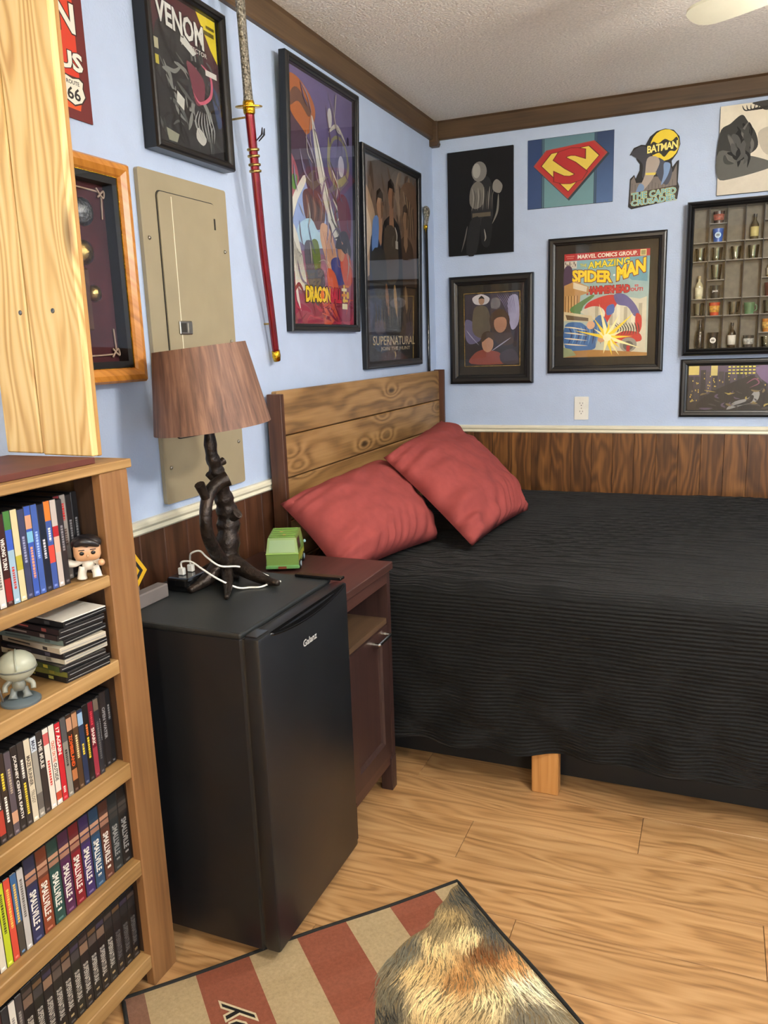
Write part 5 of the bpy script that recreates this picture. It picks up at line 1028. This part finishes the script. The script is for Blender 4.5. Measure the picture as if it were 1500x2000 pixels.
for i in range(13):
    th = .0232; c = [(24, 25, 28), (26, 28, 30), (28, 28, 32), (26, 30, 30)][i % 4]
    bands = [(.06, .12, [(70, 60, 56), (54, 50, 70), (96, 74, 52)][i % 3]), (.14, .26, [(112, 92, 78), (78, 70, 66), (130, 104, 84), (60, 58, 60)][i % 4] if i > 3 else (40, 40, 42))]
    disc_case(y, th, .078, .17, .244, c, bands, [('SUPERNATURAL', .4, .8, (176, 172, 162) if i > 2 else (92, 92, 92))], [(.87, .9, (170, 150, 110))], f'black boxed set with grey lettering, {ORD[i]} from the post on the lowest shelf', 'black boxed sets on the lowest shelf', 'boxed_set', seed=150 + i); y -= th + .0004
for i, c in enumerate([(62, 58, 60), (222, 218, 206), (40, 44, 50), (70, 40, 44)]):
    th = .015; disc_case(y, th, .078, .165, .244, c, [], [], [(.2, .5, (140, 136, 130))], f'{tone(c)} thin spine, {ORD[i]} case past the black boxed sets on the lowest shelf', 'movie cases beside the black boxed sets', seed=170 + i); y -= th + .0003
# flat stack on the second shelf
z = .768
stk = [((28, 30, 30), (196, 190, 90), 'black'), ((110, 112, 52), (150, 140, 60), 'olive'), ((64, 84, 48), (206, 190, 70), 'green'), ((206, 196, 172), (150, 140, 120), 'cream'), ((34, 32, 40), (90, 84, 96), 'black'), ((186, 174, 154), (60, 52, 46), 'tan'), ((110, 124, 120), (70, 84, 84), 'grey-green'), ((52, 38, 38), (170, 150, 140), 'dark brown'), ((44, 30, 34), (176, 90, 84), 'dark maroon'), ((32, 32, 34), (90, 90, 90), 'charcoal')]
for i, (c, c2, nm) in enumerate(stk):
    r = math.radians(-6 + 3 * math.sin(i * 2.3)); o = empty('disc_case', f'{nm} movie case lying flat, {ORD[i]} from below in the short stack', 'movie case', loc=(.176 + .004 * math.sin(i * 1.7), -2.884 + .003 * math.cos(i * 2.1), z + .0002), group='flat stack of movie cases'); o.rotation_euler = (0, 0, r)
    MB().box(-.088, .088, -.053, .053, 0, .0116, bev=.001, c=(30, 30, 32) if nm not in ('cream', 'tan') else (190, 182, 164)).build('case', 'sleeve', o)
    q = Print(.172, .0104, 1.2e-5).rect(0, 0, 1, 1, c).rect(.72, .2, .8, .8, c2).rect(.1, .3, .5, .6, c2)
    s = q.build(o, 0, 'sleeve', 'spine_print'); s.matrix_local = Matrix(((1, 0, 0, 0), (0, 0, -1, -.0533), (0, 1, 0, .0058), (0, 0, 0, 1)))
    MB().box(.0885, .0893, -.05, .05, .0052, .0062, c=(150, 150, 150)).build('case_seam', 'sleeve', o); z += .0121
o = MB().box(-.08, .092, -.05, .052, 0, .0022, bev=.0006).build('paper_sleeve', 'white', loc=(.178, -2.882, z + .0002), rot=(0, 0, -.12)); tag(o, 'white paper disc sleeve lying on top of the flat stack', 'disc sleeve')

# figurines
SK, HR, SU = (206, 160, 120), (26, 24, 26), (222, 218, 206)
f1 = empty('toy_figurine', 'big-headed vinyl figurine with black hair and a white suit on the top shelf', 'figurine', loc=(.253, -2.85, .9455)); f1.rotation_euler = (0, 0, math.radians(-45)); f1.scale = (1.08,) * 3
def rbox(o, r, c, bev): return MB().box(o[0] - r[0], o[0] + r[0], o[1] - r[1], o[1] + r[1], o[2] - r[2], o[2] + r[2], bev=bev, c=c)
hd = rbox((0, 0, .054), (.02, .023, .018), SK, .011).build('head', 'toy', f1, smooth=True)
MB().ball((-.004, 0, .066), (.024, .0265, .016), 16, 10, c=HR).build('hair', 'toy', hd, smooth=True)
MB().tube(spline([(.016, -.02, .068), (.021, -.008, .074), (.022, .006, .071), (.018, .02, .064)], 5), [.004, .005, .006, .007, .0075, .008, .008, .0078, .0075, .007, .0068, .0062, .0056, .005, .004, .003], 8, c=HR).build('fringe', 'toy', hd, smooth=True)
for s in (-1, 1):
    MB().ball((.0195, s * .0095, .053), (.0022, .0042, .0038), 10, 8, c=(20, 18, 18)).build('eye', 'toy', hd, smooth=True); MB().box(.0192, .021, s * .0095 - .005, s * .0095 + .005, .058, .0596, bev=.0004, c=HR).build('eyebrow', 'toy', hd)
    MB().tube(spline([(0, s * .009, .024), (.002, s * .012, .014), (.003 + s * .002, s * .013, .004)], 4), [.008, .008, .0078, .0075, .0075, .0078, .008, .0085, .009], 10, c=SU).build('leg', 'toy', f1, smooth=True)
MB().ball((.0205, 0, .048), (.003, .0025, .0028), 8, 6, c=SK).build('nose', 'toy', hd, smooth=True)
MB().tube([(0, 0, .02), (0, 0, .03), (0, 0, .039)], [.011, .011, .009], 12, c=SU).build('torso', 'toy', f1, smooth=True)
MB().tube(spline([(0, .01, .036), (.012, .018, .032), (.03, .02, .036)], 5), .0055, 8, c=SU).build('arm', 'toy', f1, smooth=True); MB().tube(spline([(0, -.01, .036), (.002, -.022, .032), (-.002, -.034, .034)], 5), [.0055] * 5 + [.006, .0065, .007, .0075, .008, .008], 8, c=SU).build('arm', 'toy', f1, smooth=True)
for q in ((.034, .021, .037), (-.003, -.036, .034)): MB().ball(q, .006, 10, 8, c=SK).build('hand', 'toy', f1, smooth=True)
GA, GB = (164, 168, 150), (88, 100, 106)
f2 = empty('toy_figurine', 'grey helmeted toy figurine on an oval base on the second shelf', 'figurine', loc=(.235, -3.03, .7685)); f2.rotation_euler = (0, 0, math.radians(-45))
MB().lathe([(0, 0), (.034, 0), (.034, .004), (.028, .009), (0, .009)], 28, c=GB).build('base', 'toy', f2, smooth=True, shade_angle=40)
h2 = MB().ball((0, 0, .068), (.03, .033, .028), 20, 14, c=GA).build('head', 'toy', f2, smooth=True)
MB().tube([(.0295 * math.cos(a), .0325 * math.sin(a), .064) for a in np.linspace(-1.9, 1.9, 21)], .0016, 6, c=(92, 96, 90)).build('helmet_band', 'toy', h2, smooth=True)
MB().tube([(.031 * math.cos(a), 0, .068 + .0285 * math.sin(a)) for a in np.linspace(0, 2.2, 15)], .0014, 6, c=(140, 144, 128)).build('helmet_ridge', 'toy', h2, smooth=True)
MB().tube([(0, 0, .024), (0, 0, .034), (0, 0, .046)], [.011, .012, .009], 12, c=(122, 124, 114)).build('torso', 'toy', f2, smooth=True)
for s in (-1, 1):
    MB().tube([(0, s * .008, .026), (.003, s * .011, .016), (.006, s * .012, .009)], [.0065, .006, .009], 10, c=(120, 126, 124)).build('leg', 'toy', f2, smooth=True)
    MB().tube(spline([(0, s * .011, .042), (.003, s * .022, .034), (.008, s * .023, .024)], 4), .0048, 8, c=(138, 140, 128)).build('arm', 'toy', f2, smooth=True)
MB().tube([(.012, -.028, .01), (.009, -.034, .05)], .0018, 6, c=(96, 92, 86)).build('staff', 'toy', f2, smooth=True)
cd_ = MB().box(-.003, .003, -.07, .07, 0, .13, bev=.001).build('picture_card', 'grey_box', loc=(.06, -3.03, .7685), rot=(0, -.12, 0)); tag(cd_, 'plain grey-pink picture card leaning at the back behind the helmeted figurine', 'card')
cd_.location.x = .075

# ------------------------------------------------------------------ rug
T_ = Vector((.797, -2.259, 0)); e1 = Vector((-.676, -.737, 0)); e2 = Vector((.737, -.676, 0))
rg = empty('area_rug', 'rug printed with faded red and cream stripes and a furry dog', 'rug', Matrix(((e2.x, -e1.x * -1, 0, T_.x), (e2.y, e1.y, 0, T_.y), (0, 0, 1, 0), (0, 0, 0, 1))))
rg.matrix_world = Matrix(((e1.x, e2.x, 0, T_.x), (e1.y, e2.y, 0, T_.y), (0, 0, 1, .0004), (0, 0, 0, 1)))
RA, RB = .834, 1.3
wav = lambda a, b: .0012 + .001 * math.sin(a * 9 + 1) * math.cos(b * 5)
MB().box(.003, RA - .003, .003, RB - .003, 0, .0045).build('pile', 'matboard', rg)
edge = spline([(0, 0, 0), (.2, .004, 0), (.42, -.002, 0), (.62, .003, 0), (RA, 0, 0)], 6) + spline([(RA, .01, 0), (RA + .004, .3, 0), (RA, .8, 0), (RA, RB, 0)], 6) + spline([(RA, RB, 0), (0, RB, 0)], 4) + spline([(0, RB, 0), (.004, .8, 0), (-.003, .4, 0), (.002, .2, 0), (0, .01, 0)], 6)
MB().tube([Vector((p[0], p[1], .0045)) for p in edge], .0045, 8, closed=True).build('binding', 'binding', rg, smooth=True)
mb = MB(); zl = [.0046]
def ink(pts, c): mb.add([(a, b, zl[0]) for a, b in pts], [tuple(range(len(pts)))], c)
st = [0, .071, .197, .314, .438, .555, .678, .79, RA]
CR_, RDD = (166, 146, 112), (132, 78, 60)
for i in range(8):
    c = [CR_, RDD][i % 2] if i < 7 else (124, 92, 76)
    for k in range(26):
        b0, b1 = RB * k / 26, RB * (k + 1) / 26; j = int(3 * math.sin(k * 3.7 + i)); cc = tuple(x + j for x in c)
        ink([(max(st[i], .003), max(b0, .003)), (max(st[i], .003), b1), (min(st[i + 1], RA - .003), b1), (min(st[i + 1], RA - .003), max(b0, .003))], cc)
zl[0] += 2e-5
outline = [(.004, .012), (.03, .02), (.058, .044), (.104, .071), (.132, .106), (.2, .123), (.254, .15), (.295, .177), (.326, .221), (.349, .257), (.373, .31), (.40, .42), (.44, .6), (.42, .9), (.3, 1.1), (.004, 1.15)]
ink([(p[0], p[1]) for p in spline(outline[:15], 4)] + [(.004, 1.15)], (120, 104, 76)); zl[0] += 2e-5
CT = [  # a, b, colour, flow angle
 (.021, .05, (66, 66, 60), 1.2), (.062, .105, (150, 128, 88), 1.0), (.068, .174, (216, 192, 140), 2.6), (.161, .16, (206, 178, 126), 2.2), (.12, .12, (120, 106, 78), 2.2), (.244, .161, (96, 92, 78), 2.0), (.2, .14, (84, 82, 72), 2.3), (.309, .249, (92, 86, 70), 1.6), (.342, .288, (60, 58, 52), 1.5), (.28, .21, (104, 96, 78), 1.8),
 (.239, .216, (198, 168, 116), 2.0), (.235, .297, (210, 182, 132), 1.7), (.18, .22, (190, 156, 104), 2.4), (.067, .242, (112, 72, 40), 1.8), (.05, .228, (92, 66, 44), 1.4), (.145, .275, (156, 112, 66), 2.0), (.091, .293, (176, 140, 92), 1.6), (.032, .292, (186, 134, 82), 1.5), (.024, .376, (226, 210, 172), 1.4), (.05, .34, (228, 214, 176), 1.4), (.116, .358, (206, 186, 140), 1.9), (.076, .415, (104, 98, 84), 1.2),
 (.016, .464, (120, 112, 92), 1.0), (.176, .391, (170, 146, 104), 2.0), (.262, .347, (196, 166, 116), 1.6), (.31, .36, (150, 130, 94), 1.5), (.008, .1, (70, 70, 66), 1.5), (.008, .2, (74, 74, 70), 1.5), (.012, .15, (62, 62, 58), 1.5), (.1, .5, (50, 48, 46), 1.3), (.2, .5, (70, 64, 54), 1.6), (.3, .5, (150, 130, 96), 1.6), (.02, .6, (40, 40, 40), 1.5), (.25, .7, (180, 150, 100), 1.7), (.1, .8, (60, 56, 50), 1.5), (.15, 1.0, (150, 130, 90), 1.6)]
CA = np.array([(a, b) for a, b, _, _ in CT]); CC = np.array([c for _, _, c, _ in CT], float); CF = np.array([f for *_, f in CT])
poly = np.array([(p[0], p[1]) for p in spline(outline[:15], 4)] + [(.004, 1.15)])
def inside(x, y):
    k = False; j = len(poly) - 1
    for i in range(len(poly)):
        if (poly[i][1] > y) != (poly[j][1] > y) and x < (poly[j][0] - poly[i][0]) * (y - poly[i][1]) / (poly[j][1] - poly[i][1]) + poly[i][0]: k = not k
        j = i
    return k
rr = np.random.default_rng(77); nst = 0
while nst < 6400:
    a, b = rr.uniform(.004, .44), rr.uniform(.01, .62) if nst < 5900 else rr.uniform(.6, 1.12)
    if not inside(a, b): continue
    d = ((CA - (a, b)) ** 2).sum(1) + 2e-4; w = d ** -2.6; w /= w.sum(); c = np.minimum(w @ CC * 1.12, 238); fl = float(np.interp(a, [0, .06, .2, .35], [1.4, 1.15, .55, 1.0])) + .5 * (b - .25)
    ang = fl + rr.normal(0, .09) + .3 * math.sin(a * 26 + b * 18); l = rr.uniform(.025, .06); wd = rr.uniform(.0006, .0015)
    c = np.clip(c * rr.choice([.62, .9, 1.0, 1.08, 1.16], p=[.1, .2, .35, .2, .15]), 8, 240)
    pts = []; p0 = np.array((a, b)); cur = rr.normal(.12, .1)
    P3 = [p0]
    for s in range(3): P3.append(P3[-1] + np.array((math.cos(ang + cur * s), math.sin(ang + cur * s))) * l / 3)
    if min(p[0] for p in P3) < .004 or min(p[1] for p in P3) < .004 or max(p[0] for p in P3) > .46: continue
    L3, R3 = [], []
    for s, p in enumerate(P3):
        q = np.array((-math.sin(ang + cur * s), math.cos(ang + cur * s))) * wd * (.35, 1, .8, .1)[s]; L3.append(tuple(p + q)); R3.append(tuple(p - q))
    k = len(mb.v); z_ = zl[0] + 1.2e-7 * nst
    mb.v += [(x, y, z_) for x, y in L3 + R3]; fs = [(k + i, k + i + 4, k + i + 5, k + i + 1) for i in range(3)]; mb.f += fs; mb.c += [tuple(c)] * 3; nst += 1
zl[0] += 8e-4
for off, col in ((.045, (196, 182, 150)), (-.004, (34, 32, 30))):
    v, f = glyphs('by', off, .35); v0, _ = glyphs('by', 0, .35); mn = v0.min(0); sz = (v0.max(0) - mn).max()
    mb.add([(.572 + (y_ - mn[1]) / sz * .1 - .03, .12 + (x_ - mn[0]) / sz * .13 , zl[0]) for x_, y_ in v] if False else [(.655 - (y_ - mn[1]) / sz * -.0 - (1 - (y_ - mn[1]) / sz) * .085 + .02, .225 - (x_ - mn[0]) / sz * .115, zl[0]) for x_, y_ in v], f, col); zl[0] += 3e-5
bm_ = mb.build('print', 'rug', rg)
